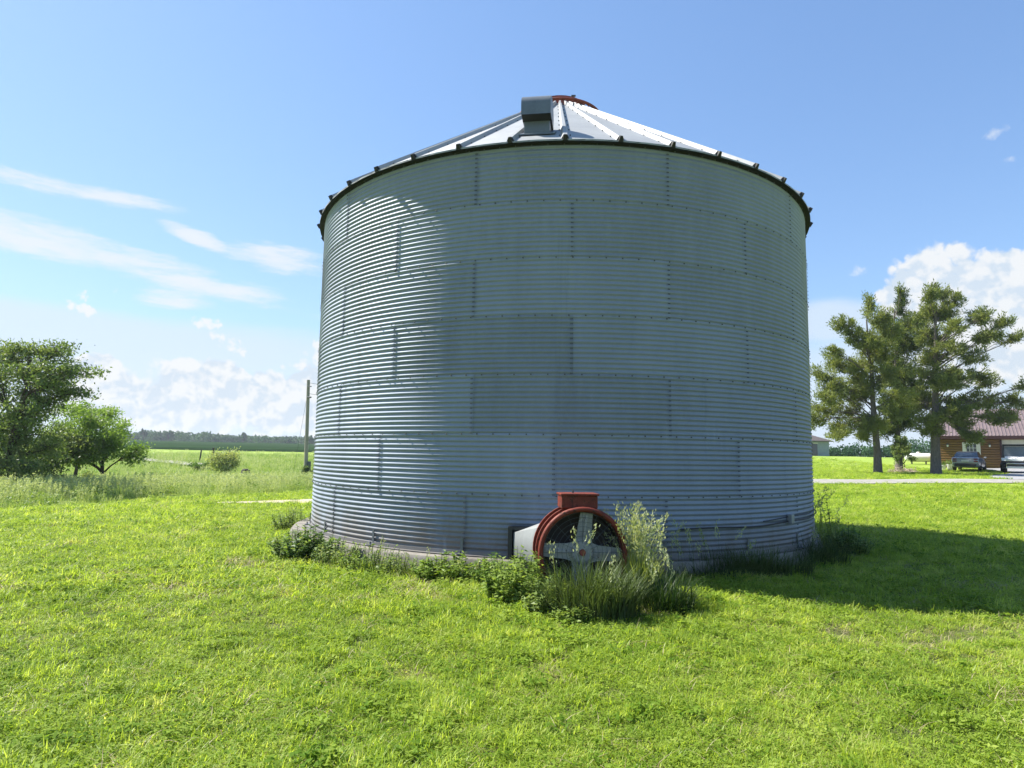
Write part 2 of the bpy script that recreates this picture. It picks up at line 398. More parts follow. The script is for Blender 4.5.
NR, NS, NC, SPC = 7, 11, 12, 10
RH = BH / NR
SEAM = {6: -14.4, 5: 2.0, 4: -14.4, 3: 2.0, 2: -14.4, 1: -0.7, 0: -15.2}
def hexbolt(V, Q, MI, T, p, nrm, r=.013, h=.012):
    t = Vector((-nrm.y, nrm.x, 0)); u = Vector((0, 0, 1)); b = len(V)
    for hh, rr in ((0, r), (h, r * .8)):
        for k in range(4):
            a = math.pi / 4 + k * math.pi / 2
            V.append(p + nrm * hh + (t * math.cos(a) + u * math.sin(a)) * rr)
    for k in range(4): Q.append((b + k, b + (k + 1) % 4, b + 4 + (k + 1) % 4, b + 4 + k)); MI.append(1); T.append(0)
    Q.append((b + 4, b + 5, b + 6, b + 7)); MI.append(1); T.append(0)
def wall_ring(k):
    z0 = PADZ + k * RH; V = []; Q = []; MI = []; T = []
    nv = NC * SPC + 1; nth = 30; base = 0; allV = []; allQ = []; allT = []
    for s in range(NS):
        ph = np.linspace(0, 360 / NS + .55, nth + 1)
        lap = np.linspace(0.0, .005, nth + 1)
        a = A0 + np.radians(SEAM[k] + s * 360 / NS + ph)
        zt = np.linspace(0, 1, nv)
        wob = .004 * (vnoise(np.degrees(a)[:, None] * .15 + k * 7, zt[None, :] * 2 + s) - .5)
        r = BR + .0025 * k + lap[:, None] - .0078 * np.cos(2 * np.pi * (zt * NC))[None, :] + wob
        X = r * np.cos(a)[:, None]; Y = r * np.sin(a)[:, None]; Z = np.broadcast_to(z0 + zt * (RH + .012) , r.shape)
        allV.append(np.stack([X, Y, Z], -1).reshape(-1, 3))
        i, j = np.meshgrid(np.arange(nth), np.arange(nv - 1), indexing='ij')
        q = np.stack([i * nv + j, (i + 1) * nv + j, (i + 1) * nv + j + 1, i * nv + j + 1], -1).reshape(-1, 4) + base
        allQ.append(q); allT.append(np.full(len(q), rng.random())); base += nth * nv + nv
    Vn = np.concatenate(allV); Qn = np.concatenate(allQ); Tn = np.concatenate(allT); nq = len(Qn)
    bv = []; bq = []; bm = []; bt = []
    for s in range(NS):                                   # two columns of bolts at each vertical lap
        for c in range(NC):
            for dp in (.14, .36):
                ph = SEAM[k] + s * 360 / NS + dp
                if abs((ph + 180) % 360 - 180) > 100: continue
                p = bpol(BR + .0025 * k + .0135, ph, z0 + (c + .08) * RH / NC + .005); nrm = Vector((p.x, p.y, 0)).normalized()
                hexbolt(bv, bq, bm, bt, p, nrm, .009)
    for b in range(132):                                  # bolts along the ring's upper lap
        ph = b * 360 / 132 + k * .6
        if abs((ph + 180) % 360 - 180) > 100: continue
        p = bpol(BR + .0025 * k + .0135, ph, z0 + RH - .004); nrm = Vector((p.x, p.y, 0)).normalized()
        hexbolt(bv, bq, bm, bt, p, nrm, .012)
    Vn = np.vstack([Vn, np.array(bv)]); Qn = np.vstack([Qn, np.array(bq) + base])
    o = np_mesh('wall_ring', Vn, Qn, [M['galv'], M['bolt']], bin_root, True, np.concatenate([Tn, bt]), np.concatenate([np.zeros(nq), bm]))
    return o
for k in range(NR): wall_ring(k)

# bottom angle + anchor brackets
mb = MB(); mb.lathe([(BR + .015, PADZ + .05), (BR + .03, PADZ + .05), (BR + .035, PADZ + .006), (BR + .09, PADZ + .004), (BR + .09, PADZ - .002)], 160)
mb.build('base_angle', M['galv'], bin_root, smooth=30)
for ph in (-51, -33.5, -15.2, 17.5, 34, 50, -70, 68):
    mb = MB(); q = Matrix.Rotation(A0 + R_(ph), 3, 'Z')
    mb.box(bpol(BR + .022, ph, PADZ + .11), (.012, .036, .2), 0, q); mb.box(bpol(BR + .06, ph, PADZ + .014), (.10, .07, .014), 0, q)
    mb.tube([bpol(BR + .07, ph, PADZ), bpol(BR + .07, ph, PADZ + .06)], .011, 6)
    mb.build('anchor_bracket', M['galv_vent'], bin_root)

# roof
EAVE_R, EAVE_Z, TOP_R, TOP_Z, NRIB, RIB0 = BR + .115, PADZ + BH + .03, .52, PADZ + BH + .03 + (BR + .115 - .52) * .70, 40, 1.0
def roof_pt(phi, t, h=0, side=0):
    """t 0 at eave..1 at collar, side = metres sideways"""
    r = EAVE_R + (TOP_R - EAVE_R) * t; z = EAVE_Z + (TOP_Z - EAVE_Z) * t
    p = bpol(r, phi, z); sl = math.atan2(TOP_Z - EAVE_Z, EAVE_R - TOP_R)
    a = A0 + R_(phi); rad = Vector((math.cos(a), math.sin(a), 0)); tan = Vector((-math.sin(a), math.cos(a), 0))
    nrm = rad * math.sin(sl) + Vector((0, 0, 1)) * math.cos(sl)
    return p + nrm * h + tan * side
mb = MB(); step = 360 / NRIB
for i in range(NRIB):
    ph = RIB0 + i * step; ph2 = ph + step
    ts = [0, .25, .5, .75, 1]
    for a, b in zip(ts[:-1], ts[1:]):
        mids = [ph, ph + step / 2, ph2]
        for m0, m1 in zip(mids[:-1], mids[1:]):
            sag = lambda m: -.006 if m == ph + step / 2 else 0
            mb.add([roof_pt(m0, a, sag(m0)), roof_pt(m1, a, sag(m1)), roof_pt(m1, b, sag(m1)), roof_pt(m0, b, sag(m0))], [(0, 1, 2, 3)])
    # down-turned lip at the eave
    for m0, m1 in ((ph, ph + step / 2), (ph + step / 2, ph2)):
        a_, b_ = roof_pt(m0, 0), roof_pt(m1, 0)
        mb.add([a_, b_, b_ - Vector((0, 0, .022)), a_ - Vector((0, 0, .022))], [(0, 3, 2, 1)])
    # raised rib
    prof = lambda t: [(-.055 * (1 - .45 * t), -.004), (-.026 * (1 - .4 * t), .05), (.026 * (1 - .4 * t), .05), (.055 * (1 - .45 * t), -.004)]
    vs = []
    for t in (0.004, .35, .7, .985):
        for s_, h_ in prof(t): vs.append(roof_pt(ph, t, h_, s_))
    fs = []
    for j in range(3):
        for k in range(3): fs.append((j * 4 + k, j * 4 + k + 1, (j + 1) * 4 + k + 1, (j + 1) * 4 + k))
    mb.add(vs, fs)
    for t in np.linspace(.06, .94, 9):                     # screw heads along the rib
        for sd in (-.075, .075):
            p = roof_pt(ph, t, .004, sd * (1 - .45 * t)); mb.box(p, (.016, .016, .014), 1)
mb.build('roof', [M['galv_roof'], M['bolt']], bin_root)
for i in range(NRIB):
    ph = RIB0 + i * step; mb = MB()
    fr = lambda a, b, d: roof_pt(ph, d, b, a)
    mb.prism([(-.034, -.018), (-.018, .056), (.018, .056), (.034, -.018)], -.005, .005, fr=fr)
    mb.build('rib_end', M['dark'], bin_root)  # black plug painted as the shaded hollow of the open rib
# soffit: shade of the eave gap painted near-black between wall top and roof edge
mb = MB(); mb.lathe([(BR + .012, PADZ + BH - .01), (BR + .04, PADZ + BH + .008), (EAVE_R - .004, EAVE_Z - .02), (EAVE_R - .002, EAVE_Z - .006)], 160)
mb.build('eave_shade', M['soffit'], bin_root, smooth=30)
# peak: collar, lid, red ring on stand-offs
mb = MB(); mb.lathe([(TOP_R, TOP_Z - .03), (TOP_R, TOP_Z + .1), (TOP_R + .04, TOP_Z + .1), (TOP_R + .04, TOP_Z + .14), (.12, TOP_Z + .22), (0, TOP_Z + .22)], 40)
mb.build('roof_lid', M['rust_red'], bin_root, smooth=30)
RZ = EAVE_Z + (EAVE_R - .86) * .70 + .13
mb = MB(); mb.tube([(.86 * math.cos(t), .86 * math.sin(t), RZ) for t in np.linspace(0, 2 * math.pi, 61)], .03, 8, cap=False)
for i in range(0, NRIB, 2):
    p = bpol(.86, RIB0 + (i + .5) * step, RZ); mb.tube([p, p - Vector((0, 0, .15))], .013, 5)
mb.build('peak_ring', M['rust_red'], bin_root, smooth=60)
mb = MB(); p = bpol(.3, 60, TOP_Z + .2); mb.tube([p, p + Vector((0, 0, .16))], .02, 6); mb.box(p + Vector((.03, 0, .16)), (.09, .03, .03))
mb.build('lid_latch', M['bolt'], bin_root)
# roof vent (gooseneck hood)
def vent(ph, r0, name='roof_vent'):
    e = bpy.data.objects.new(name, None); COL.objects.link(e); e.parent = bin_root; e.empty_display_size = .1
    a = A0 + R_(ph); z0 = EAVE_Z + (EAVE_R - r0) * .70
    rad = Vector((math.cos(a), math.sin(a), 0)); tan = Vector((-math.sin(a), math.cos(a), 0)); base = rad * r0 + Vector((0, 0, z0))
    fr = lambda u, z, d: base + rad * u + Vector((0, 0, 1)) * (z * .74 if z > 0 else z) + tan * d
    w = .205
    neck = [(-.17, -.02), (.17, -.24), (.17, .20), (.10, .28), (-.17, .28)]
    mb = MB(); mb.prism(neck, -w + .025, w - .025, fr=fr); mb.build('neck', M['galv_vent'], e, bevel=.004)
    # hood: rounded top, open mouth facing down and out
    arc = [(.05 + .27 * math.cos(t), .36 + .26 * math.sin(t)) for t in np.linspace(0, math.pi * .94, 14)]
    outer = [(.32, .16)] + arc + [(-.20, .14)]
    mb = MB(); n = len(outer)
    vs = [fr(u, z, d) for d in (-w, w) for u, z in outer]
    mb.add(vs, [(i, i + 1, n + i + 1, n + i) for i in range(n - 1)])
    for d in (-w, w):
        ring = [fr(u, z, d) for u, z in outer]
        mb.add(ring + [fr(.12, .22, d)], [tuple(range(n))])
    lip = [fr(.32, .16, -w), fr(.32, .16, w), fr(.325, .135, w), fr(.325, .135, -w)]
    mb.add(lip, [(0, 1, 2, 3)])
    mb.build('hood', M['galv_vent'], e, smooth=35)
    mb = MB(); mb.prism([(.30, .165), (.30, .19), (.165, .215), (.165, .10)], -w + .006, w - .006, fr=fr); mb.build('mouth_shade', M['dark'], e)  # black slab stands for the shade inside the open mouth
    mb = MB(); mb.prism([(-.24, .012 + .24 * .70), (.24, .012 - .24 * .70), (.24, .03 - .24 * .70), (-.24, .03 + .24 * .70)], -.26, .26, fr=fr); mb.build('flashing', M['galv_vent'], e)
vent(-4.2, 4.1)
# cable round the lower wall at right
mb = MB()
def pt_c(ph): return bpol(BR + .03, ph, PADZ + .37 + .05 * max(0, (ph - 30) / 40) + .01 * math.sin(ph * .3))
mb.tube([pt_c(p) for p in np.linspace(20, 88, 40)], .011, 5)
mb.tube([pt_c(p) + Vector((0, 0, .035 + .0006 * p)) for p in np.linspace(38, 88, 30)], .008, 5)
mb.build('cable', M['cable'], bin_root)
mb = MB(); mb.box(bpol(BR + .05, 46.5, PADZ + .43), (.07, .09, .13), 0, Matrix.Rotation(A0 + R_(46.5), 3, 'Z')); mb.build('junction_box', M['galv_duct'], bin_root, bevel=.008)

# ------------------------------------------------------------------ aeration fan
def fan():
    FX, FY, FZ, FR_ = .765, 6.8, .475, .47
    root = empty('bin_fan', (FX, FY, 0), 0, 'faded red round aeration fan with grey four-armed hub in tall weeds', 'fan')
    ax = Vector((-.10, 1, .0)).normalized()       # direction into the drum (away from camera)
    rt = Vector((ax.y, -ax.x, 0)); up = Vector((0, 0, 1))
    c0 = Vector((0, 0, FZ))
    B = Matrix((rt, up, ax)).transposed().to_4x4()        # local (right, up, into) -> bin_fan space
    T = Matrix.Translation(c0) @ B
    L = .40
    mb = MB(); n = 56
    mb.lathe([(FR_ - .045, 0.012), (FR_ - .05, .05), (FR_ - .055, L), (FR_ - .03, L), (FR_ - .03, .03)], n, 0, T)
    for z in (.16, L - .03): mb.lathe([(FR_ - .03, z), (FR_ + .005, z), (FR_ + .005, z + .03), (FR_ - .03, z + .03)], n, 0, T)
    mb.build('housing', M['red'], root, smooth=35)
    mb = MB(); prof = []
    for t in np.linspace(0, 2 * math.pi, 10)[:-1]: prof.append((FR_ - .024 + .028 * math.cos(t), .0 + .03 * math.sin(t)))
    mb.lathe(prof, n, 0, T, closed=True); mb.build('inlet_rim', M['red'], root, smooth=60)
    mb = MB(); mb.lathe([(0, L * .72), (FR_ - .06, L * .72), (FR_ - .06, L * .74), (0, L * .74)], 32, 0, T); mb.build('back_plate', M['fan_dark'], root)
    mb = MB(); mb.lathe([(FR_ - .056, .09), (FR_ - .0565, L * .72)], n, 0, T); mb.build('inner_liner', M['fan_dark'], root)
    # four-armed spider
    sp_ = MB(); tilt = R_(-7)
    for k in range(4):
        a = math.pi / 2 + k * math.pi / 2 + tilt + (.06 if k % 2 else 0)
        d = Vector((math.cos(a), math.sin(a))); q = Vector((-d.y, d.x))
        w0, w1 = .105, .066; r0, r1 = .08, FR_ - .06
        pts = [(d * r0 + q * w0), (d * (r0 + .09) + q * .08), (d * r1 + q * w1), (d * r1 - q * w1), (d * (r0 + .09) - q * .08), (d * r0 - q * w0)]
        fr = lambda x, y, z: T @ Vector((x, y, z))
        sp_.prism([(p.x, p.y) for p in pts], .05, .075, fr=fr)
        rib = [(d * r0 + q * .012), (d * (r1 - .02) + q * .012), (d * (r1 - .02) - q * .012), (d * r0 - q * .012)]
        sp_.prism([(p.x, p.y) for p in rib], .032, .052, fr=fr)
    sp_.lathe([(0, .028), (.10, .028), (.145, .05), (.145, .085), (0, .085)], 28, 0, T)
    spo = sp_.build('spider', M['fan_grey'], root, smooth=25)
    mb = MB(); mb.lathe([(0, .004), (.03, .004), (.036, .03), (.05, .03)], 16, 0, T); mb.build('hub', M['rust_red'], spo, smooth=30)
    # thin wire guard
    mb = MB()
    for r in np.linspace(.12, FR_ - .06, 7):
        mb.tube([T @ Vector((r * math.cos(t), r * math.sin(t), .018 + .012)) for t in np.linspace(0, 2 * math.pi, 41)], .0022, 4, cap=False)
    for t in np.linspace(0, 2 * math.pi, 17)[:-1]:
        mb.tube([T @ Vector((.09 * math.cos(t), .09 * math.sin(t), .026)), T @ Vector(((FR_ - .05) * math.cos(t), (FR_ - .05) * math.sin(t), .022))], .0022, 4, cap=False)
    mb.build('wire_guard', M['bolt'], root)
    # control box on top
    cb = MB(); cc = T @ Vector((-.02, FR_ + .045, .20)); q = Matrix((rt, ax, up)).transposed()
    cb.box(cc + up * .0, (.39, .26, .14), 0, q); cbo = cb.build('control_box', M['red'], root, bevel=.012)
    mb = MB(); mb.box(cc + up * .078 - ax * .008, (.415, .29, .022), 0, q); mb.build('lid', M['red'], cbo, bevel=.006)
    mb = MB(); mb.tube([cc + up * .088 - rt * .05, cc + up * .115 - rt * .05], .012, 8); mb.build('bolt', M['bolt'], cbo)
    # transition duct: round drum -> rectangle on the wall
    fl_c = Vector((.235, 8.13, .375)) - Vector((FX, FY, 0))
    fa = A0 + R_(-5); fn = Vector((-math.cos(fa), -math.sin(fa), 0)); frt = Vector((fn.y, -fn.x, 0))
    nn = 40; v = []
    ringA = [T @ Vector(((FR_ - .075) * math.cos(t), (FR_ - .075) * math.sin(t), L + .002)) for t in np.linspace(0, 2 * math.pi, nn, endpoint=False)]
    def rect(t, hw, hh):
        c, s_ = math.cos(t), math.sin(t); m = max(abs(c) / hw, abs(s_) / hh); return c / m, s_ / m
    ringB = []
    for t in np.linspace(0, 2 * math.pi, nn, endpoint=False):
        a, b = rect(t, .19, .15); ringB.append(fl_c + frt * a + up * b - fn * .02)
    mb = MB(); vs = ringA + ringB; mb.add(vs, [(k, (k + 1) % nn, nn + (k + 1) % nn, nn + k) for k in range(nn)])
    mb.build('transition_duct', M['galv_duct'], root, smooth=25)
    q = Matrix((frt, fn, up)).transposed(); mb = MB()
    for a, b, dx, dz in ((-.225, 0, .055, .43), (.225, 0, .055, .43), (0, .195, .395, .045), (0, -.195, .395, .045)):
        mb.box(fl_c + frt * a + up * b + fn * .0, (dx, .11, dz), 0, q)
    mb.build('wall_flange', M['plastic'], root, bevel=.004)
    for s_ in (-1, 1):
        mb = MB(); mb.box(T @ Vector((s_ * .3, -.43, .25)), (.05, .4, .12), 0, q); mb.build('skid', M['rust_red'], root, bevel=.005)
fan()

# ------------------------------------------------------------------ leaf-quad helpers
def quads_at(P, U, W, su, sw, bend=None):
    """rhombus/leaf quads: centre P, long dir U, width dir W (n,3), half sizes -> verts (n*4,3), quads"""
    a = P - U * su[:, None]; c = P + U * su[:, None]
    b = P + W * sw[:, None] - U * (su * .12)[:, None]; d = P - W * sw[:, None] - U * (su * .12)[:, None]
    V = np.stack([a, b, c, d], 1).reshape(-1, 3); q = np.arange(len(V)).reshape(-1, 4)
    return V, q
def rand_dirs(n, zb=0, zs=1):
    v = rng.normal(size=(n, 3)); v[:, 2] = v[:, 2] * zs + zb
    return v / np.linalg.norm(v, axis=1, keepdims=True)
def perp(U):
    r = rand_dirs(len(U)); w = np.cross(U, r); return w / (np.linalg.norm(w, axis=1, keepdims=True) + 1e-9)

LEAF = {}
LEAF['cedar'] = mat_leaf('cedar_foliage', [(.25, (.026, .052, .014)), (.5, (.085, .125, .032)), (.78, (.195, .23, .07))], .42, .45, .45, .6, (1.2, 1.15, .6))
LEAF['locust'] = mat_leaf('airy_tree_leaves', [(.25, (.05, .09, .03)), (.5, (.11, .17, .055)), (.8, (.22, .28, .10))], .45, .5, .4, .5)
LEAF['bright'] = mat_leaf('bright_tree_leaves', [(.25, (.05, .11, .022)), (.5, (.10, .19, .035)), (.8, (.19, .29, .06))], .45, .6, .4, .5)
LEAF['far'] = mat_leaf('far_tree_leaves', [(.25, (.010, .042, .012)), (.5, (.02, .07, .02)), (.8, (.045, .11, .03))], .25, .06, .5, .7)
LEAF['shrub'] = mat_leaf('pale_shrub_leaves', [(.25, (.15, .21, .07)), (.5, (.27, .34, .12)), (.8, (.42, .46, .2))], .45, .8, .4)
LEAF['weed'] = mat_leaf('broadleaf_weed', [(.25, (.05, .11, .028)), (.5, (.115, .20, .05)), (.8, (.23, .31, .09))], .45, 2.5, .5)
LEAF['weed_pale'] = mat_leaf('pale_leafy_weed', [(.25, (.07, .14, .02)), (.5, (.14, .24, .035)), (.8, (.24, .33, .07))], .45, 2.5, .5)
LEAF['tallgrass'] = mat_leaf('shaded_tall_grass', [(.25, (.010, .032, .008)), (.5, (.026, .062, .014)), (.8, (.085, .125, .04))], .3, 2.5, .6)  # shade beside the fan and bin wall is painted into the blade colour
LEAF['tallgrass_lit'] = mat_leaf('sunlit_tall_grass', [(.25, (.06, .13, .02)), (.5, (.12, .2, .03)), (.8, (.22, .28, .07))], .42, 2.5, .6)  # sunlit copy of the tall grass, light put into the colour
LEAF['seed'] = mat_leaf('pale_seed_heads', [(.2, (.15, .21, .08)), (.5, (.27, .33, .15)), (.8, (.42, .46, .27))], .4, 2.5, .5)
LEAF['dry'] = mat_leaf('dry_straw', [(.2, (.22, .18, .09)), (.8, (.46, .40, .24))], .3, 2.5, .6)

# ------------------------------------------------------------------ trees
def spray_cloud(C, n_per, spread, su, sw, zflat=.8, outward=None, ob=.6):
    """C (m,3) cluster centres -> leaf quads around each; returns V,Q,tone"""
    m = len(C); n = m * n_per
    P = np.repeat(C, n_per, 0); off = rng.normal(size=(n, 3)) * spread * np.array([1, 1, zflat])
    U = rand_dirs(n, .1)
    if outward is not None:
        U = U * (1 - ob) + np.repeat(outward, n_per, 0) * ob + off / (np.linalg.norm(off, axis=1, keepdims=True) + 1e-6) * .4
        U /= np.linalg.norm(U, axis=1, keepdims=True)
    s = rng.uniform(.6, 1.3, n)
    V, Q = quads_at(P + off, U, perp(U), su * s, sw * s)
    return V, Q, np.clip(np.repeat(rng.random(m), n_per) * .7 + rng.random(n) * .3, 0, 1)

def gz(p): return Vector((p.x, p.y, zgf(p.x, p.y)))
def lobe_tree(px, py, Y, lobes, label, seed, leaf, tr=.12, leafs=.06, per=30, dens=1.0, spread=.16, flat=.5, name='broadleaf_tree', group=None, dj=.9, bark='bark_dark', cedar=False, low=.18):
    """crown built from foliage clumps; each lobe (px, py, rx, ry) gives a limb's centre and size at the tree's own distance"""
    global rng
    rng = np.random.default_rng(seed); rd = random.Random(seed); b = gz(at(px, py, Y)); mpp = Y / 640
    root = empty(name, b, 0, label, 'tree', group); mb = MB(); CC = []; OO = []
    L3 = []
    if cedar:      # small clumps up the trunk fill the middle of the crown; the outer ones keep their places
        t0, t1 = min(l[1] for l in lobes), max(l[1] for l in lobes)
        lobes = [(x, y, a * 1.22, c * 1.25) for x, y, a, c in lobes] + [(px + rd.uniform(-9, 9), y + rd.uniform(-5, 5), 12 + 5 * (y - t0) / (t1 - t0), 9) for y in np.linspace(t0 + 28, t1 - 8, 11)]
    for (lx, ly, rx, ry) in lobes:
        c = at(lx, ly, Y) - b; c.y += rd.uniform(-dj, dj); L3.append((c, rx * mpp, ry * mpp))
    Ht = max(c.z + r for c, _, r in L3); ctr = sum((c for c, _, _ in L3), Vector()) / len(L3)
    tp = [Vector((0, 0, -.1))]
    for i in range(1, 9):
        t = i / 8; tp.append(Vector((ctr.x * t * (.3 if cedar else .8) + rd.gauss(0, .05), ctr.y * t * .6 + rd.gauss(0, .05), Ht * .86 * t)))
    mb.tube([tp[0], tp[0] + Vector((0, 0, .22))] + tp[1:], [tr * 1.5, tr * 1.1] + [tr * (1 - .85 * i / 8) for i in range(1, 9)], 9)
    for c, rx, rz in L3:
        zt = max(low * Ht, min(.8 * Ht, c.z - rz - .45 * (abs(c.x) + .3))); f = min(7.99, zt / (Ht * .86) * 8); i0 = int(f); p0 = tp[i0].lerp(tp[i0 + 1], f - i0)
        mid = p0.lerp(c, .5) + Vector((rd.gauss(0, .12), rd.gauss(0, .12), rd.gauss(.08, .08))); path = [p0, p0.lerp(mid, .5) + Vector((0, 0, .05)), mid, mid.lerp(c, .6), c]
        r0 = tr * (.35 + .08 * rx) * (.42 if cedar else 1); mb.tube(path, [r0, r0 * .8, r0 * .6, r0 * .42, r0 * .22], 6, cap=False)
        n = int(26 * dens * (rx * rz) ** .75 + 8)
        for k in range(n):
            v = Vector((rd.gauss(0, 1), rd.gauss(0, 1), rd.gauss(0, 1))).normalized() * (rd.random() ** .45)
            e = c + Vector((v.x * rx, v.y * rx * .85, v.z * rz)); q = rd.choice(path[2:]); dr = (e - q)
            m_ = q.lerp(e, .5) + Vector((rd.gauss(0, .05), rd.gauss(0, .05), .06)); mb.tube([q, m_, e], [r0 * .2 + .004, r0 * .13 + .003, .003], 4, cap=False)
            ou = ((e - c).normalized() * .6 + Vector((0, 0, .75 if rd.random() < .7 else -.1))).normalized()
            for g in ([e, q.lerp(e, .72)] if rd.random() < .6 else [e]):
                CC.append(g); OO.append(ou)
            if cedar and rd.random() < .5:
                CC.append(e + ou * .28); OO.append(ou)
    mb.build('trunk', M[bark], root, smooth=60)
    O = np.array([tuple(o) for o in OO]) if cedar else None
    V, Q, T = spray_cloud(np.array([tuple(c) for c in CC]), per, spread, np.float64(leafs), np.float64(leafs * (.27 if cedar else .45)), flat, O, .6)
    np_mesh('crown', V, Q, LEAF[leaf], root, tone=T)
CED = dict(leaf='cedar', name='cedar_tree', group='cedars beside the gravel road', dj=1.7, bark='bark', cedar=True, leafs=.10, per=30, spread=.12, flat=.85, low=.3)
lobe_tree(878, 473, 45, [(870, 306, 4, 9), (868, 322, 9, 9), (838, 328, 9, 6), (846, 338, 11, 8), (858, 345, 12, 9), (872, 346, 12, 10), (832, 352, 8, 6), (843, 362, 13, 9), (860, 368, 14, 9), (824, 374, 10, 7), (832, 388, 14, 8),
          (852, 390, 13, 9), (873, 386, 13, 10), (820, 400, 9, 7), (838, 408, 15, 8), (862, 410, 14, 9), (822, 420, 10, 7), (846, 425, 14, 7), (868, 426, 10, 6), (830, 436, 9, 4), (857, 437, 7, 4)],
          'cedar tree with bare grey trunk nearest the grain bin, left of the three cedars', 11, tr=.27, dens=1.25, **CED)
lobe_tree(899, 470, 50, [(905, 294, 4, 8), (904, 308, 8, 8), (897, 322, 11, 9), (910, 326, 10, 9), (890, 340, 11, 9), (906, 345, 13, 10), (896, 362, 14, 10), (912, 372, 12, 10), (888, 380, 12, 9), (902, 392, 14, 9), (890, 406, 12, 8), (910, 412, 12, 8), (898, 424, 12, 6), (886, 432, 8, 5)],
          'cedar tree with leafy sapling at its foot, middle of the three cedars', 23, tr=.26, dens=1.25, **CED)
lobe_tree(936, 474, 44, [(925, 296, 6, 8), (939, 293, 5, 8), (952, 290, 5, 7), (958, 300, 8, 6), (934, 312, 10, 8), (950, 314, 9, 7), (966, 322, 9, 5), (980, 318, 7, 7), (994, 326, 7, 4), (988, 338, 10, 5), (970, 342, 11, 5), (928, 334, 10, 9), (946, 336, 10, 8), (1000, 342, 6, 4), (936, 356, 12, 9), (956, 360, 10, 6),
          (922, 376, 11, 9), (944, 382, 13, 9), (966, 380, 12, 8), (986, 374, 10, 6), (1004, 378, 9, 6), (1018, 386, 8, 5), (930, 402, 13, 9), (954, 404, 13, 8), (978, 400, 13, 8), (1000, 402, 12, 7), (1022, 400, 12, 7), (918, 420, 10, 7), (942, 424, 11, 7), (966, 424, 13, 7), (990, 420, 11, 6), (1012, 416, 10, 5), (956, 438, 8, 6), (970, 440, 6, 4)],
          'cedar tree with thick pale trunk in front of the brown garage', 37, tr=.33, dens=1.15, **CED)

def leafy_tree(base, H, rx, label, seed, leaf, name='broadleaf_tree', bare=.2, nl=5, tr=.12, leafs=.075, n_leaf=26, nclu=420, flat=.45, group=None, stems=1, trunk_mat='bark_dark', shape=None):
    global rng
    rng = np.random.default_rng(seed); rd = random.Random(seed)
    root = empty(name, base, 0, label, 'tree' if name != 'shrub' else 'shrub', group)
    mb = MB(); tips = []
    def grow(p, d, L, r, depth):
        pts = [p]; dd = d.copy(); n = 4
        for i in range(n):
            dd = (dd + Vector((rd.gauss(0, .16), rd.gauss(0, .16), rd.gauss(.04, .1)))).normalized()
            pts.append(pts[-1] + dd * L / n)
        mb.tube(pts, [r * (1 - .5 * i / n) for i in range(n + 1)], 6 if depth < 2 else 4, cap=False)
        if depth >= 2: tips.extend([(pts[2], dd), (pts[3], dd), (pts[4], dd)])
        if depth < 4:
            k = rd.choice((2, 3, 3)) if depth else nl
            for i in range(k):
                az = 2 * math.pi * (i + rd.random() * .7) / k + rd.random()
                spread = rd.uniform(.45, 1.0) if depth else rd.uniform(.35, .85)
                a = dd.orthogonal().normalized(); c = dd.cross(a)
                nd = (dd + (a * math.cos(az) + c * math.sin(az)) * spread * 1.1); nd.z *= .75; nd.normalize()
                st = pts[-1] if i % 2 == 0 else pts[-2].lerp(pts[-1], rd.random())
                grow(st, nd, L * rd.uniform(.62, .85), r * .55, depth + 1)
            if depth == 0:
                grow(pts[-1], Vector((rd.gauss(0, .1), rd.gauss(0, .1), 1)).normalized(), L * .9, r * .7, 1)
    for s in range(stems):
        o = Vector((rd.gauss(0, .15) * (stems > 1), rd.gauss(0, .15) * (stems > 1), -.08))
        grow(o, Vector((rd.gauss(0, .08), rd.gauss(0, .08), 1)).normalized(), H * bare + .1, tr, 0)
    P = np.array([tuple(t[0]) for t in tips]); D = np.array([tuple(t[1]) for t in tips])
    # scale the branch tips to the wanted crown size
    sx = rx / np.percentile(np.abs(P[:, :2]), 97); sz = (H * .97) / P[:, 2].max()
    mb.v = [(v[0] * (1 + (sx - 1) * min(1, v[2] / (H * .4 + .01)) if v[2] > 0 else v[0]), v[1] * (1 + (sx - 1) * min(1, v[2] / (H * .4 + .01)) if v[2] > 0 else v[1]), v[2] * sz if v[2] > 0 else v[2]) for v in mb.v]
    mb.v = [tuple(float(c) for c in v) for v in mb.v]
    P = P.copy(); fz = np.clip(P[:, 2] / (H * .4 + .01), 0, 1); P[:, 0] *= 1 + (sx - 1) * fz; P[:, 1] *= 1 + (sx - 1) * fz; P[:, 2] *= sz
    mb.build('trunk', M[trunk_mat], root, smooth=60)
    idx = rng.choice(len(P), nclu, replace=nclu > len(P)); C = P[idx] + rng.normal(size=(nclu, 3)) * np.array([.2, .2, .08]) * rx * .22
    V, Q, T = spray_cloud(C, n_leaf, rx * .095, np.float64(leafs), np.float64(leafs * .45), flat)
    np_mesh('crown', V, Q, LEAF[leaf], root, tone=T)
    return root

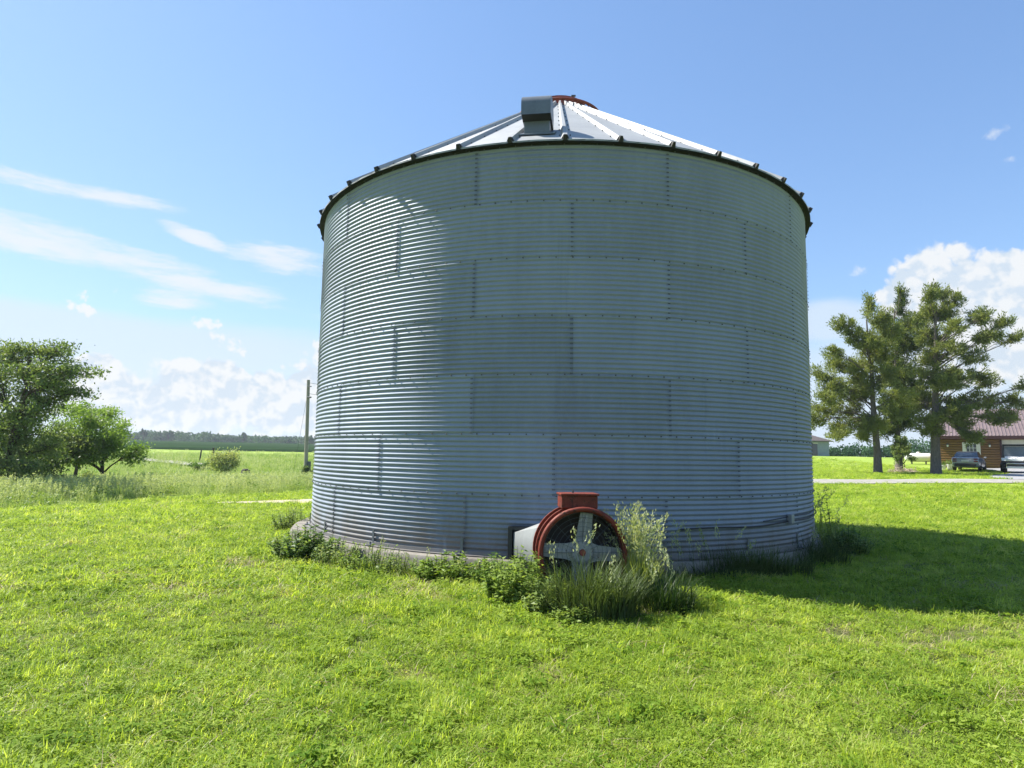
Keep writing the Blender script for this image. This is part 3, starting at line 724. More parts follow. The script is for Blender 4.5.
# left trees
lobe_tree(-2, 494, 21.5, [(8, 358, 34, 20), (44, 350, 28, 13), (68, 368, 20, 7), (30, 382, 40, 15), (62, 392, 22, 8), (4, 412, 36, 22), (38, 416, 26, 16), (8, 452, 26, 18), (-30, 380, 40, 40), (-40, 440, 36, 30), (34, 448, 18, 12), (52, 372, 26, 12), (18, 350, 18, 8), (76, 372, 12, 5), (46, 404, 24, 12), (20, 432, 30, 16), (70, 384, 12, 6), (14, 470, 24, 12), (34, 468, 18, 10)],
          'tall airy grey-green tree cut by the left edge of the photo', 5, 'locust', .15, .058, 27, 1.45, .19, .4)
lobe_tree(104, 482, 27.5, [(98, 422, 20, 13), (88, 444, 26, 18), (116, 440, 20, 17), (129, 452, 11, 14), (102, 455, 26, 11), (80, 456, 16, 10)],
          'small rounded green tree on a short forked trunk in pale grass', 8, 'bright', .10, .06, 34, 2.0, .17, .6)
lobe_tree(40, 483, 25.5, [(34, 455, 26, 20), (62, 460, 22, 15), (50, 438, 24, 15), (20, 440, 16, 20), (72, 446, 14, 12)],
          'bushy dark green tree between the airy tree and the small rounded tree', 15, 'locust', .09, .06, 34, 2.0, .17, .6)
lobe_tree(74, 478, 31, [(72, 411, 20, 11), (58, 432, 26, 18), (82, 434, 18, 16), (70, 452, 20, 12), (122, 430, 8, 12), (95, 412, 12, 9)],
          'light green young tree behind the small rounded tree', 19, 'bright', .09, .065, 30, 1.5, .17, .6)
b = gz(at(62, 484, 24.5))
leafy_tree(b, .75, .95, 'low dark shrub under the left trees', 29, 'locust', name='shrub', tr=.025, nl=5, nclu=130, n_leaf=30, leafs=.045, flat=.6, bare=.06, stems=3)
b = gz(at(226, 474, 46))
leafy_tree(b, 1.95, 2.0, 'pale green rounded scrub bush standing alone in the meadow', 31, 'shrub', name='shrub', tr=.03, nl=6, nclu=240, n_leaf=36, leafs=.07, flat=.8, bare=.06, stems=4)
b = gz(at(206, 472, 52))
leafy_tree(b, .9, 1.3, 'low light green scrub bush left of the rounded one', 33, 'bright', name='shrub', tr=.03, nl=5, nclu=140, n_leaf=30, leafs=.07, flat=.6, bare=.05, stems=3)
b = gz(at(313, 470, 40))
leafy_tree(b, .95, .6, 'small dark bush beside the utility pole', 35, 'locust', name='shrub', tr=.03, nl=5, nclu=120, n_leaf=26, leafs=.07, flat=.8, bare=.05, stems=3)
# leafy sapling under the middle cedar
b = gz(at(905, 468, 49.2))
leafy_tree(b, 2.9, .8, 'young broadleaf sapling beside the middle cedar trunk', 41, 'locust', name='sapling', tr=.04, nl=5, nclu=150, n_leaf=24, leafs=.08, flat=.8, bare=.12)

# far woods: one mass, plus a few trees that stand out of it
def far_mass(name, specs, qs, label, leaf='far'):
    global rng
    rng = np.random.default_rng(77); Vs = []; Qs = []; Ts = []; b0 = 0
    for (x, y, z, rx, h, n) in specs:
        c = rng.normal(size=(n, 3)); c /= np.linalg.norm(c, axis=1, keepdims=True); c *= rng.random((n, 1)) ** .4
        P = np.stack([x + c[:, 0] * rx, y + c[:, 1] * rx * .8, z + h * .5 + c[:, 2] * h * .52], -1)
        U = rand_dirs(n); s = rng.uniform(.6, 1.3, n)
        V, Q = quads_at(P, U, perp(U), qs * s, qs * .6 * s); Vs.append(V); Qs.append(Q + b0); b0 += len(V); Ts.append(np.clip(rng.random() * .6 + rng.random(n) * .4, 0, 1))
    o = np_mesh(name, np.concatenate(Vs), np.concatenate(Qs), LEAF[leaf], tone=np.concatenate(Ts))
    set_props(o, label, 'woods', None, 'stuff')
rd = random.Random(3); specs = []
for i in range(90):
    px = 110 + i * 2.6 + rd.uniform(-3, 3); Y = 425 + rd.uniform(0, 40); h = rd.uniform(5.2, 7.4) + (1.6 if px < 210 else 0)
    p = at(px, 441, Y); specs.append((p.x, p.y, zgf(p.x, p.y) - .5, rd.uniform(3.5, 6.5), h, 240))
far_mass('far_woods', specs, .8, 'low blue-green line of woods behind the dark crop field')
for i, (px, top, w, lab) in enumerate(((243, 432, 7, 'dark round far tree standing above the middle of the woods line'),
                                  (168, 431, 9, 'broad far tree rising from the woods line near its left end'),
                                  (143, 430, 5, 'narrow far tree at the left end of the woods line'),
                                  (307, 434, 8, 'far tree in the woods line behind the utility pole'))):
    Y = 418; p = gz(at(px, 441, Y)); h = (441 - top) * Y / 640 + 1.6
    leafy_tree(p, h, w * Y / 640 * .62, lab, 60 + i, 'far', name='far_tree', tr=.25, nl=5, nclu=90, n_leaf=14, leafs=.55, flat=.8, bare=.15, group='trees rising above the far woods')
specs = []
for i in range(60):
    px = 826 + i * 2.1 + rd.uniform(-2, 2); Y = 128 + rd.uniform(0, 10); p = at(px, 455, Y)
    h = rd.uniform(2.0, 3.0) + (1.2 if 853 < px < 862 else 0) + (1.6 if px > 905 else 0)
    specs.append((p.x, p.y, zgf(p.x, p.y), rd.uniform(1.0, 1.8), h + .3, 150))
far_mass('hedgerow', specs, .22, 'dusty green hedgerow behind the lawn beyond the cedars')

# ------------------------------------------------------------------ utility pole, fence posts, stump
def utility_pole():
    bse = gz(at(305.5, 479, 42)); tp = at(308.5, 380, 42); r = empty('utility_pole', bse, 0, 'grey wooden utility pole leaning slightly beside the grain bin', 'utility pole')
    top = tp - bse
    mb = MB(); mb.tube([Vector((0, 0, -.3)), top * .5, top], [.125, .115, .10], 12); mb.build('pole', M['pole'], r, smooth=60)
    for q, rr in ((.93, .03), (.82, .05)):
        mb = MB(); mb.tube([top * q + Vector((0, -.16, 0)), top * q + Vector((.27, -.16, .02))], rr, 6); mb.build('bracket', M['bolt'], r)
    mb = MB(); mb.box(Vector((.22, -.1, .75)), (.2, .16, .9)); mb.build('meter_box', M['bolt'], r, bevel=.02)
    mb = MB()
    for h0, dz in ((.97, -1.0), (.86, -.6)):
        a = top * h0 + Vector((.1, 0, 0)); e = a + Vector((16, -1.5, dz))
        mb.tube([a.lerp(e, t) - Vector((0, 0, 1.6 * t * (1 - t))) for t in np.linspace(0, 1, 14)], .014, 4)
    mb.build('wire', M['cable'], r)
    mb = MB(); mb.tube([top * .9, Vector((-1.0, .4, .0))], .008, 4); mb.build('guy_wire', M['cable'], r)
utility_pole()
for px, py, h, lab in ((200, 454, .95, 'leaning dark fence post, leftmost of three in the meadow'), (213, 455, 1.25, 'thick dark fence post between two thinner ones'), (229, 452, .85, 'thin dark fence post, rightmost of three in the meadow')):
    p = gz(at(px, py, 78)); mb = MB(); r0 = .16 if px == 213 else .09
    mb.tube([(0, 0, -.2), (.05 if px == 200 else 0, 0, h * .6), (.14 if px == 200 else .02, 0, h + .55), (.14 if px == 200 else .02, 0, h + .58)], [r0, r0 * .95, r0 * .9, r0 * .5], 8)
    o = mb.build('fence_post', M['stump'], smooth=60); o.location = p; set_props(o, lab, 'fence post', 'fence posts in the meadow')
p = gz(at(245, 478, 38)); mb = MB()
mb.tube([(0, 0, -.1), (.02, 0, .2), (.0, .02, .62), (0, .02, .72)], [.33, .27, .25, .14], 10); o = mb.build('stump', M['stump'], smooth=60); o.location = p
set_props(o, 'small dark stump in the pale meadow grass', 'stump')

# ------------------------------------------------------------------ garage with log siding
def garage():
    Y0 = 55.5; c = at(938, 474, Y0); z0 = .55
    ang = R_(-33)
    r = empty('garage', (c.x, c.y, z0), ang, 'brown log-sided garage with burgundy metal roof and open door', 'garage')
    W, D, EH, RHt = 15.0, 9.0, 3.3, 5.6
    # front wall with openings -> boxes around door (6.2..11.0) ; log laps modelled
    def logs(mb, x0, x1, za, zb, y, nrm=-1):
        n = int(round((zb - za) / .2)); dz = (zb - za) / n
        for i in range(n):
            prof = [(0, 0), (.045, .02), (.07, dz * .35), (.06, dz * .75), (.0, dz)]
            vs = []
            for x in (x0, x1):
                for o_, h in prof: vs.append((x, y - o_, za + i * dz + h))
            k = len(prof); mb.add(vs, [(j, j + 1, k + j + 1, k + j) for j in range(k - 1)] + [tuple(range(k)), tuple(range(2 * k - 1, k - 1, -1))])
    mb = MB(); DX0, DX1, DH = 4.45, 9.2, 2.85; WX0, WX1, WZ0, WZ1 = 2.1, 2.8, 1.45, 2.5
    logs(mb, 0, WX0, 0, EH, 0); logs(mb, WX0, WX1, 0, WZ0, 0); logs(mb, WX0, WX1, WZ1, EH, 0); logs(mb, WX1, DX0, 0, EH, 0); logs(mb, DX0, DX1, DH, EH, 0); logs(mb, DX1, W, 0, EH, 0)
    mb.box((W / 2, D, EH / 2), (W, .15, EH)); 
    for x in (.075, W - .075): mb.box((x, D / 2 + .03, EH / 2), (.15, D - .1, EH))
    for x in (0.08, W - .08):     # gables
        mb.prism([(0.02, EH), (D, EH), (D / 2, RHt - .1)], x - .06, x + .06, fr=lambda a, b, d: Vector((d, a, b)))
    mb.build('wall', M['log'], r)
    mb = MB(); ov = .45
    sl = (RHt - EH) / (D / 2)
    for s in (0, 1):
        fr = (lambda x, v: Vector((x, v, EH + .08 + v * sl))) if s == 0 else (lambda x, v: Vector((x, D - v, EH + .08 + v * sl)))
        mb.add([fr(-.35, -ov), fr(W + .35, -ov), fr(W + .35, D / 2), fr(-.35, D / 2)], [(0, 1, 2, 3)])
        nrib = 64
        for i in range(nrib + 1):
            x = -.3 + (W + .6) * i / nrib; u = .022
            vs = [fr(x - .05, -ov), fr(x - u, -ov) + Vector((0, 0, .05)), fr(x + u, -ov) + Vector((0, 0, .05)), fr(x + .05, -ov), fr(x - .05, D / 2), fr(x - u, D / 2) + Vector((0, 0, .05)), fr(x + u, D / 2) + Vector((0, 0, .05)), fr(x + .05, D / 2)]
            vs = [v + Vector((0, 0, .003)) for v in vs]
            mb.add(vs, [(0, 1, 5, 4), (1, 2, 6, 5), (2, 3, 7, 6), (0, 3, 2, 1)])
    rf = mb.build('roof', M['metal_roof'], r)
    mb = MB(); mb.box((W / 2, -ov + .02, EH - ov * sl - .04), (W + .7, .05, .26)); mb.box((W / 2, -ov / 2, EH - ov * sl - .1), (W + .6, ov - .02, .03)); mb.build('fascia', M['maroon'], r)
    # window
    win = MB(); xm, zm = (WX0 + WX1) / 2, (WZ0 + WZ1) / 2; w, h = WX1 - WX0, WZ1 - WZ0
    for sx in (-1, 1): win.box((xm + sx * (w / 2 + .13), -.09, zm), (.28, .06, h + .25))
    win.box((xm, -.085, WZ1 + .08), (w, .06, .16)); win.box((xm, -.085, WZ0 - .06), (w, .08, .10))
    wo = win.build('window', M['offwhite'], r)
    mb = MB(); mb.box((xm, .02, zm), (w, .03, h)); mb.build('pane', M['glass'], wo)
    mb = MB()
    for k in (1, 2): mb.box((WX0 + w * k / 3, -.02, zm), (.035, .03, h - .002))
    for k in (1, 2): mb.box((xm, -.022, WZ0 + h * k / 3), (w - .002, .03, .035))
    mb.build('glazing_bars', M['white'], wo)
    # garage opening: white rolled-up door at the top, white jambs, interior
    mb = MB(); mb.box(((DX0 + DX1) / 2, .12, DH - .28), (DX1 - DX0 - .004, .06, .56)); mb.box(((DX0 + DX1) / 2, .16, DH - .60), (DX1 - DX0 - .1, .05, .06)); mb.build('door', M['offwhite'], r, bevel=.01)
    for x in (DX0, DX1):
        mb = MB(); mb.box((x, -.06, DH / 2), (.14, .09, DH)); mb.build('door_jamb', M['maroon'], r)
    mb = MB(); mb.box((W / 2, D / 2, .01), (W - .4, D - .4, .05)); mb.build('floor_slab', M['drive'], r)
    for x in (.8, 3.7):
        l = bpy.data.objects.new('wall_lamp', None); COL.objects.link(l); l.parent = r; l.location = (x, -.12, 2.35); l.empty_display_size = .1
        mb = MB(); mb.lathe([(.02, .16), (.09, .08), (.10, .06), (0, .06)], 12); mb.box((0, .04, .1), (.1, .07, .16)); mb.build('bracket', M['bolt'], l)
        mb = MB(); mb.lathe([(0, -.12), (.06, -.11), (.075, .055), (0, .055)], 12); mb.build('lamp_glass', M['lamp'], l)
    return r
gar = garage()

def wheel(mb_t, mb_r, c, r, w, axis):
    """tyre + rim; axis unit vector sideways"""
    a = Vector(axis).normalized(); u = Vector((0, 0, 1)); f = a.cross(u); B = Matrix((f, u, a)).transposed().to_4x4(); T = Matrix.Translation(Vector(c)) @ B
    mb_t.lathe([(r * .62, -w / 2), (r * .9, -w / 2), (r, -w * .36), (r, w * .36), (r * .9, w / 2), (r * .62, w / 2)], 24, 0, T)
    mb_r.lathe([(0, -w * .3), (r * .62, -w * .3), (r * .62, w * .3), (0, w * .3)], 16, 0, T)
    for k in range(5):
        t = 2 * math.pi * k / 5; d = Vector((math.cos(t), math.sin(t), 0))
        for s in (-1, 1): mb_r.box(T @ (d * r * .34 + Vector((0, 0, s * w * .34))), (r * .12, r * .12, r * .12), 0, (B.to_3x3()))

def car():
    p = gz(at(970, 474, 50.5)); r = empty('parked_car', (p.x, p.y, zgf(p.x, p.y) + .05), R_(-42), 'silver car seen from behind, parked by the garage window', 'car')
    # local: x right, y forward (away from camera); rear at y=-2.2. cross-section loft
    W = .90
    secs = [  # y, half width bottom, half width belt, z bottom, z belt
        (-2.22, .70, .74, .42, .80), (-2.16, .82, .84, .30, .95), (-1.9, .88, .90, .24, 1.00), (-1.0, .90, .92, .22, .98), (0, .90, .92, .22, .95), (1.0, .90, .91, .22, .92), (1.7, .87, .86, .24, .84), (2.1, .78, .78, .30, .72), (2.2, .66, .66, .40, .62)]
    mb = MB(); vs = []
    for y, wb, wt, zb, zt in secs:
        vs += [(-wb * .9, y, zb), (-wb, y, zb + .15), (-wt, y, (zb + zt) / 2 + .1), (-wt * .97, y, zt - .04), (-wt * .88, y, zt), (wt * .88, y, zt), (wt * .97, y, zt - .04), (wt, y, (zb + zt) / 2 + .1), (wb, y, zb + .15), (wb * .9, y, zb)]
    k = 10; fs = []
    for i in range(len(secs) - 1):
        for j in range(k): fs.append((i * k + j, (i + 1) * k + j, (i + 1) * k + (j + 1) % k, i * k + (j + 1) % k))
    fs += [tuple(range(k)), tuple(range((len(secs) - 1) * k, len(secs) * k))[::-1]]
    mb.add(vs, fs); mb.build('body', M['silver'], r, smooth=40, bevel=.02)
    # greenhouse
    gs = [(-1.75, .78, .99, .80, .99), (-1.15, .82, .97, .66, 1.36), (-.5, .83, .96, .64, 1.45), (.2, .83, .95, .64, 1.44), (.95, .80, .92, .70, .95)]
    vs = []
    for y, wb, zb, wt, zt in gs: vs += [(-wb, y, zb), (-wt, y, zt), (wt, y, zt), (wb, y, zb)]
    mb = MB(); fs = []
    for i in range(len(gs) - 1):
        for j in range(3): fs.append((i * 4 + j, (i + 1) * 4 + j, (i + 1) * 4 + j + 1, i * 4 + j + 1))
    mb.add(vs, fs); mb.build('windows', M['glass'], r, smooth=30)
    mb = MB(); mb.prism([(-1.12, 1.375), (-.5, 1.462), (.2, 1.455), (.35, 1.40), (.2, 1.43), (-.5, 1.44), (-1.1, 1.35)], -.6, .6, fr=lambda a, b, d: Vector((d, a, b))); mb.build('roof', M['plastic'], r, smooth=40)
    for sx in (-1, 1):
        for z in (.86, .70):
            mb = MB(); mb.box((sx * .66, -2.20 + .0, z), (.26, .06, .10)); mb.build('tail_light', M['tail'], r, bevel=.02)
        mb = MB(); mb.box((sx * .98, .55, 1.0), (.18, .1, .13)); mb.build('mirror', M['silver'], r, bevel=.03)
    mb = MB(); mb.box((0, -2.20, .44), (1.36, .16, .20)); mb.build('bumper', M['plastic'], r, bevel=.04)
    mb = MB(); mb.box((0, -2.235, .74), (.5, .02, .13)); mb.build('number_plate', M['white'], r)
    for sx in (-1, 1):
        for y in (-1.35, 1.4):
            t = MB(); q = MB(); wheel(t, q, (sx * .80, y, .33), .33, .22, (1, 0, 0)); w = t.build('wheel', M['tyre'], r, smooth=40); q.build('rim', M['rim'], w, smooth=40)
car()

def utility_vehicle():
    p = at(1017, 474, 47.0); r = empty('utility_vehicle', (p.x, p.y, zgf(p.x, p.y) + .06), R_(-35), 'white and black off-road utility vehicle facing out on the driveway', 'utility vehicle')
    # faces -y (toward camera)
    mb = MB(); mb.prism([(-1.45, .78), (-1.42, .98), (-.95, 1.10), (-.55, 1.14), (-.55, .78)], -.66, .66, fr=lambda a, b, d: Vector((d, a, b))); mb.build('hood', M['white'], r, bevel=.04)
    for sx in (-1, 1):
        mb = MB(); mb.prism([(-1.5, .80), (-1.35, 1.0), (-.75, 1.02), (-.62, .80), (-.75, .86), (-1.35, .86)], sx * .62, sx * .86, fr=lambda a, b, d: Vector((d, a, b)))
        mb.build('fender', M['white'], r, bevel=.02)
    mb = MB(); mb.box((0, -1.44, .60), (1.2, .14, .34)); mb.box((0, -.3, .5), (1.2, 2.2, .3)); mb.build('body', M['plastic'], r, bevel=.04)
    mb = MB(); mb.tube([(-.62, -1.6, .38), (-.62, -1.66, .62), (.62, -1.66, .62), (.62, -1.6, .38)], .035, 8); mb.box((0, -1.58, .36), (1.3, .06, .14)); mb.build('bumper', M['chrome'], r, smooth=60)
    for sx in (-.42, .42):
        mb = MB(); mb.box((sx, -1.47, .86), (.26, .05, .09)); mb.build('headlight', M['lamp'], r, bevel=.02)
    mb = MB()
    for sx in (-1, 1):
        mb.tube([(sx * .72, -.58, 1.1), (sx * .66, -.25, 1.88), (sx * .66, 1.0, 1.9), (sx * .74, 1.2, .6)], .035, 8)
        mb.tube([(sx * .66, .45, 1.88), (sx * .74, .5, .6)], .035, 8)
    mb.tube([(-.66, -.25, 1.88), (.66, -.25, 1.88)], .035, 8); mb.build('roll_cage', M['plastic'], r, smooth=60)
    mb = MB(); mb.box((0, .35, 1.95), (1.45, 1.5, .06)); mb.build('roof', M['plastic'], r, bevel=.02)
    mb = MB(); mb.add([(-.68, -.56, 1.15), (.68, -.56, 1.15), (.63, -.26, 1.83), (-.63, -.26, 1.83)], [(0, 1, 2, 3)]); mb.add([(-.68, -.545, 1.15), (.68, -.545, 1.15), (.63, -.245, 1.83), (-.63, -.245, 1.83)], [(3, 2, 1, 0)]); mb.build('windscreen', M['windscreen'], r)
    for sx in (-.36, .36):
        mb = MB(); mb.box((sx, .45, .82), (.5, .5, .14)); mb.box((sx, .72, 1.15), (.5, .14, .6)); mb.build('seat', M['plastic'], r, bevel=.04)
    mb = MB(); mb.box((0, 1.35, .82), (1.35, .8, .34)); mb.build('cargo_bed', M['plastic'], r, bevel=.03)
    for sx in (-1, 1):
        for y in (-1.05, 1.15):
            t = MB(); q = MB(); wheel(t, q, (sx * .72, y, .34), .34, .28, (1, 0, 0)); w = t.build('wheel', M['tyre'], r, smooth=40); q.build('rim', M['rim'], w, smooth=40)
    r.scale = (1.03, 1.03, 1.03)
M['windscreen'] = mat_basic('grey_windscreen', (.16, .18, .2), (.24, .26, .28), 2, .15)  # opaque mottled grey pane
utility_vehicle()

def capsule_tank():
    p = gz(at(919, 464, 60)); r = empty('propane_tank', p, R_(-28), 'white horizontal propane tank on the lawn behind the cedars', 'tank')
    r.scale = (.8, .8, .8)
    T = Matrix.Translation((0, 0, .78)) @ Matrix.Rotation(math.pi / 2, 4, 'Y')
    prof = [(.5 * math.sin(t), -1.0 - .5 * math.cos(t) * .8) for t in np.linspace(0, math.pi / 2, 8)] + [(.5 * math.cos(t), 1.0 + .4 * math.sin(t)) for t in np.linspace(0, math.pi / 2, 8)]
    mb = MB(); mb.lathe(prof, 28, 0, T); mb.build('shell', M['white'], r, smooth=60)
    mb = MB(); mb.lathe([(0, 1.44), (.16, 1.42), (.2, 1.36), (.2, 1.24)], 14); mb.build('valve_dome', M['white'], r, smooth=40)
    for x in (-.7, .7):
        mb = MB(); mb.box((x, 0, .16), (.12, .6, .4)); mb.build('leg', M['concrete'], r, bevel=.01)
capsule_tank()

def far_building():
    Y = 104; c = at(829.5, 455, Y); z0 = 2.15
    r = empty('outbuilding', (c.x, c.y, z0), R_(6), 'blue-grey outbuilding with brown hip roof half hidden behind the grain bin', 'outbuilding')
    W, D, EH = 13, 14, 2.45; mb = MB()
    mb.box((-W / 2, D / 2, EH / 2), (W, D, EH)); mb.build('wall', M['grey_wall'], r)
    mb = MB(); e = .45; A = [(e, -e, EH), (-W - e, -e, EH), (-W - e, D + e, EH), (e, D + e, EH), (-W / 2, W / 2 - 1.5, EH + 2.7), (-W / 2, D - W / 2 + 1.5, EH + 2.7)]
    mb.add(A, [(0, 4, 1), (1, 4, 5, 2), (2, 5, 3), (3, 5, 4, 0)]); mb.add([(v[0], v[1], EH - .12) for v in A[:4]] + A[:4], [(0, 1, 5, 4), (1, 2, 6, 5), (2, 3, 7, 6), (3, 0, 4, 7), (0, 3, 2, 1)])
    mb.build('roof', M['brown_roof'], r)
    mb = MB(); mb.box((-2.55, -.03, 1.0), (1.0, .06, 1.9)); mb.build('door', M['glass'], r)
    mb = MB(); mb.box((-2.55, -.025, 2.05), (1.2, .07, .12)); mb.build('door_trim', M['offwhite'], r)
far_building()

# brush pile at the middle cedar
p = gz(at(904, 468, 47.5)); rdb = random.Random(5); mb = MB()
for i in range(90):
    a = rdb.random() * 6.28; r_ = rdb.random() ** .5 * .9; c = Vector((r_ * math.cos(a), r_ * math.sin(a), rdb.random() * .5 * (1.1 - r_)))
    d = Vector((rdb.gauss(0, 1), rdb.gauss(0, 1), rdb.gauss(0.1, .45))).normalized(); L = rdb.uniform(.3, .8)
    mb.tube([c - d * L * .5, c + Vector((0, 0, rdb.uniform(-.03, .06))), c + d * L * .5], [.025, .02, .008], 5)
o = mb.build('brush_pile', M['stick']); o.location = p; set_props(o, 'heap of dry pale sticks at the foot of the middle cedar', 'brush pile')

# white pots by the garage corner
for i, (px, py, s, lab) in enumerate(((943.5, 472, 1.0, 'white plant pot against the garage corner beside the thick cedar trunk'), (950.5, 472, 1.15, 'white plant pot just left of the silver car'))):
    p = at(px, py, 51.5); z = zgf(p.x, p.y)
    r = empty('plant_pot', (p.x, p.y, z), 0, lab, 'plant pot', 'white plant pots by the garage')
    mb = MB(); mb.lathe([(0, .02), (.13 * s, .02), (.2 * s, .36 * s), (.22 * s, .36 * s), (.22 * s, .4 * s), (.17 * s, .4 * s), (.16 * s, .33 * s), (0, .33 * s)], 20); mb.build('pot', M['white'], r, smooth=40)
    n = 90; C = np.array([[0, 0, .5 * s]]); V, Q, T = spray_cloud(C, n, .11 * s, np.float64(.07), np.float64(.03), 1.0); np_mesh('foliage', V, Q, LEAF['weed'], r, tone=T)

# ------------------------------------------------------------------ weeds and tall grass around the bin
def blade_strip(base, d, L, w, bend, segs=4):
    """arching blade as strip; returns verts (2*(segs+1)) list & quads"""
    side = np.array([-d[1], d[0], 0]); vs = []
    for i in range(segs + 1):
        t = i / segs; c = base + d * (L * bend * t * t) + np.array([0, 0, L * (t - .45 * bend * t * t)])
        ww = w * (1 - t) ** .7 * .5 + .0004; vs.append(c - side * ww); vs.append(c + side * ww)
    return vs
def grass_clump(name, px, py, Y, rx, ry, H, n, leaf, label, seed, w=.009, bend=.5, seedheads=0, leafy=0, cat='plant', drop=0, sway=(0, 0)):
    global rng
    rng = np.random.default_rng(seed); c = at(px, py, Y); c = Vector((c.x, c.y, zgf(c.x, c.y) - .02))
    root = empty(name, c, 0, label, cat, 'weeds and tall grass around the grain bin')
    V = []; Q = []; T = []; SV = []; SQ = []; ST = []
    for i in range(n):
        a = rng.random() * 6.283; r = math.sqrt(rng.random()); b = np.array([rx * r * math.cos(a), ry * r * math.sin(a), 0.])
        b[2] = zgf(c.x + b[0], c.y + b[1]) - c.z - .02
        d = np.array([math.cos(a) + rng.normal() * .7 + sway[0], math.sin(a) + rng.normal() * .7 + sway[1], 0]); d /= np.linalg.norm(d) + 1e-9
        L = H * rng.uniform(.45, 1.0) * (1 - .35 * r); k0 = len(V)
        vs = blade_strip(b, d, L, w * rng.uniform(.6, 1.4), bend * rng.uniform(.3, 1.6)); V += vs
        for j in range(4): Q.append((k0 + 2 * j, k0 + 2 * j + 1, k0 + 2 * j + 3, k0 + 2 * j + 2)); T.append(rng.random())
    for i in range(seedheads):
        a = rng.random() * 6.283; r = math.sqrt(rng.random()) * .85; b = np.array([rx * r * math.cos(a), ry * r * math.sin(a), 0.])
        d = np.array([rng.normal() * .5 + sway[0], rng.normal() * .5 + sway[1], 0]); d /= np.linalg.norm(d) + 1e-9
        L = H * rng.uniform(.8, 1.25); bd = rng.uniform(.05, .35)
        k0 = len(V); vs = blade_strip(b, d, L, .005, bd); V += vs
        for j in range(4): Q.append((k0 + 2 * j, k0 + 2 * j + 1, k0 + 2 * j + 3, k0 + 2 * j + 2)); T.append(.9)
        tip = (vs[-1] + vs[-2]) / 2; tang = (vs[-1] - vs[-3]); tang /= np.linalg.norm(tang)
        m = 34; P = tip - tang * rng.uniform(0, .2, (m, 1)) + rng.normal(size=(m, 3)) * .016
        U = rand_dirs(m) * .6 + tang; U /= np.linalg.norm(U, axis=1, keepdims=True)
        v, q = quads_at(P, U, perp(U), np.full(m, .017), np.full(m, .006)); SV.append((v, q, np.full(m, rng.random())))
    np_mesh('blades', np.array(V), np.array(Q), LEAF[leaf], root, tone=T)
    for v, q, t_ in SV[:98]: np_mesh('seed_head', v, q, LEAF['seed'], root, tone=t_)
def leafy_clump(name, px, py, Y, rx, ry, H, stems, leaf, label, seed, ls=.035, per=26, spires=0):
    global rng
    rng = np.random.default_rng(seed); rd = random.Random(seed); c = at(px, py, Y); c = Vector((c.x, c.y, zgf(c.x, c.y) - .02))
    root = empty(name, c, 0, label, 'plant', 'weeds and tall grass around the grain bin'); mb = MB(); P = []; U = []
    for i in range(stems):
        a = rd.random() * 6.283; r = math.sqrt(rd.random()); b = Vector((rx * r * math.cos(a), ry * r * math.sin(a), 0)); b.z = zgf(c.x + b.x, c.y + b.y) - c.z - .02
        L = H * rd.uniform(.5, 1.0) * (1.1 - .5 * r); d = Vector((math.cos(a) * .35 * r + rd.gauss(0, .12), math.sin(a) * .35 * r + rd.gauss(0, .12), 1)).normalized()
        e = b + d * L; mb.tube([b, b.lerp(e, .5) + Vector((rd.gauss(0, .01), rd.gauss(0, .01), 0)), e], [.005, .004, .002], 4, cap=False)
        for k in range(per):
            t = (.12 + .88 * (k + rd.random()) / per); p = b.lerp(e, t); az = k * 2.4 + rd.random(); rr = rd.uniform(.4, 1.1) * ls * 1.3 * (1.25 - .6 * t)
            u = Vector((math.cos(az), math.sin(az), rd.uniform(-.35, .6))).normalized(); P.append(tuple(p + u * rr)); U.append(tuple(u))
    mb.build('stems', LEAF['tallgrass'], root); P = np.array(P); U = np.array(U); n = len(P)
    W = np.cross(U, np.array([0, 0, 1.])) + rng.normal(size=(n, 3)) * .3; W /= np.linalg.norm(W, axis=1, keepdims=True); s = rng.uniform(.55, 1.2, n)
    V, Q = quads_at(P, U, W, ls * s, ls * .42 * s); np_mesh('leaves', V, Q, LEAF[leaf], root, tone=rng.random(n))

leafy_clump('weed_clump', 305, 566, 9.2, .40, .32, .52, 95, 'weed', 'dark bushy weed clump at the left corner of the concrete pad', 101, .044, 34)
leafy_clump('weed_clump', 293, 531, 12.4, .35, .3, .55, 60, 'weed', 'small weed behind the left corner of the concrete pad', 102, .035, 22)
leafy_clump('weed_clump', 334, 570, 8.75, .3, .22, .44, 60, 'weed', 'low weed clump right of the dark corner clump', 103, .03, 22)
leafy_clump('weed_clump', 368, 576, 8.3, .32, .18, .48, 52, 'weed_pale', 'thin pale weeds against the concrete pad left of the leafy mound', 104, .026, 22)
leafy_clump('weed_clump', 400, 579, 8.0, .28, .16, .36, 48, 'weed', 'short dark weeds along the middle of the pad edge', 105, .026, 20)
leafy_clump('weed_clump', 450, 583, 7.75, .38, .2, .40, 80, 'weed_pale', 'low bright leafy mound against the pad below a wall seam', 106, .04, 28)
leafy_clump('weed_clump', 492, 587, 7.5, .28, .22, .40, 64, 'weed_pale', 'low pale leafy weeds between the mound and the duct', 107, .032, 24)
leafy_clump('weed_clump', 518, 602, 6.7, .32, .30, .58, 130, 'weed_pale', 'tall pale green leafy weeds left of the red fan', 108, .036, 28)
leafy_clump('weed_clump', 548, 616, 6.15, .16, .18, .42, 44, 'weed', 'dark leafy weeds at the lower left of the fan rim', 109, .032, 26)
grass_clump('grass_clump', 352, 574, 8.5, .5, .16, .36, 200, 'tallgrass_lit', 'light untrimmed grass fringe along the left stretch of the pad', 140, .008, .6, 4)
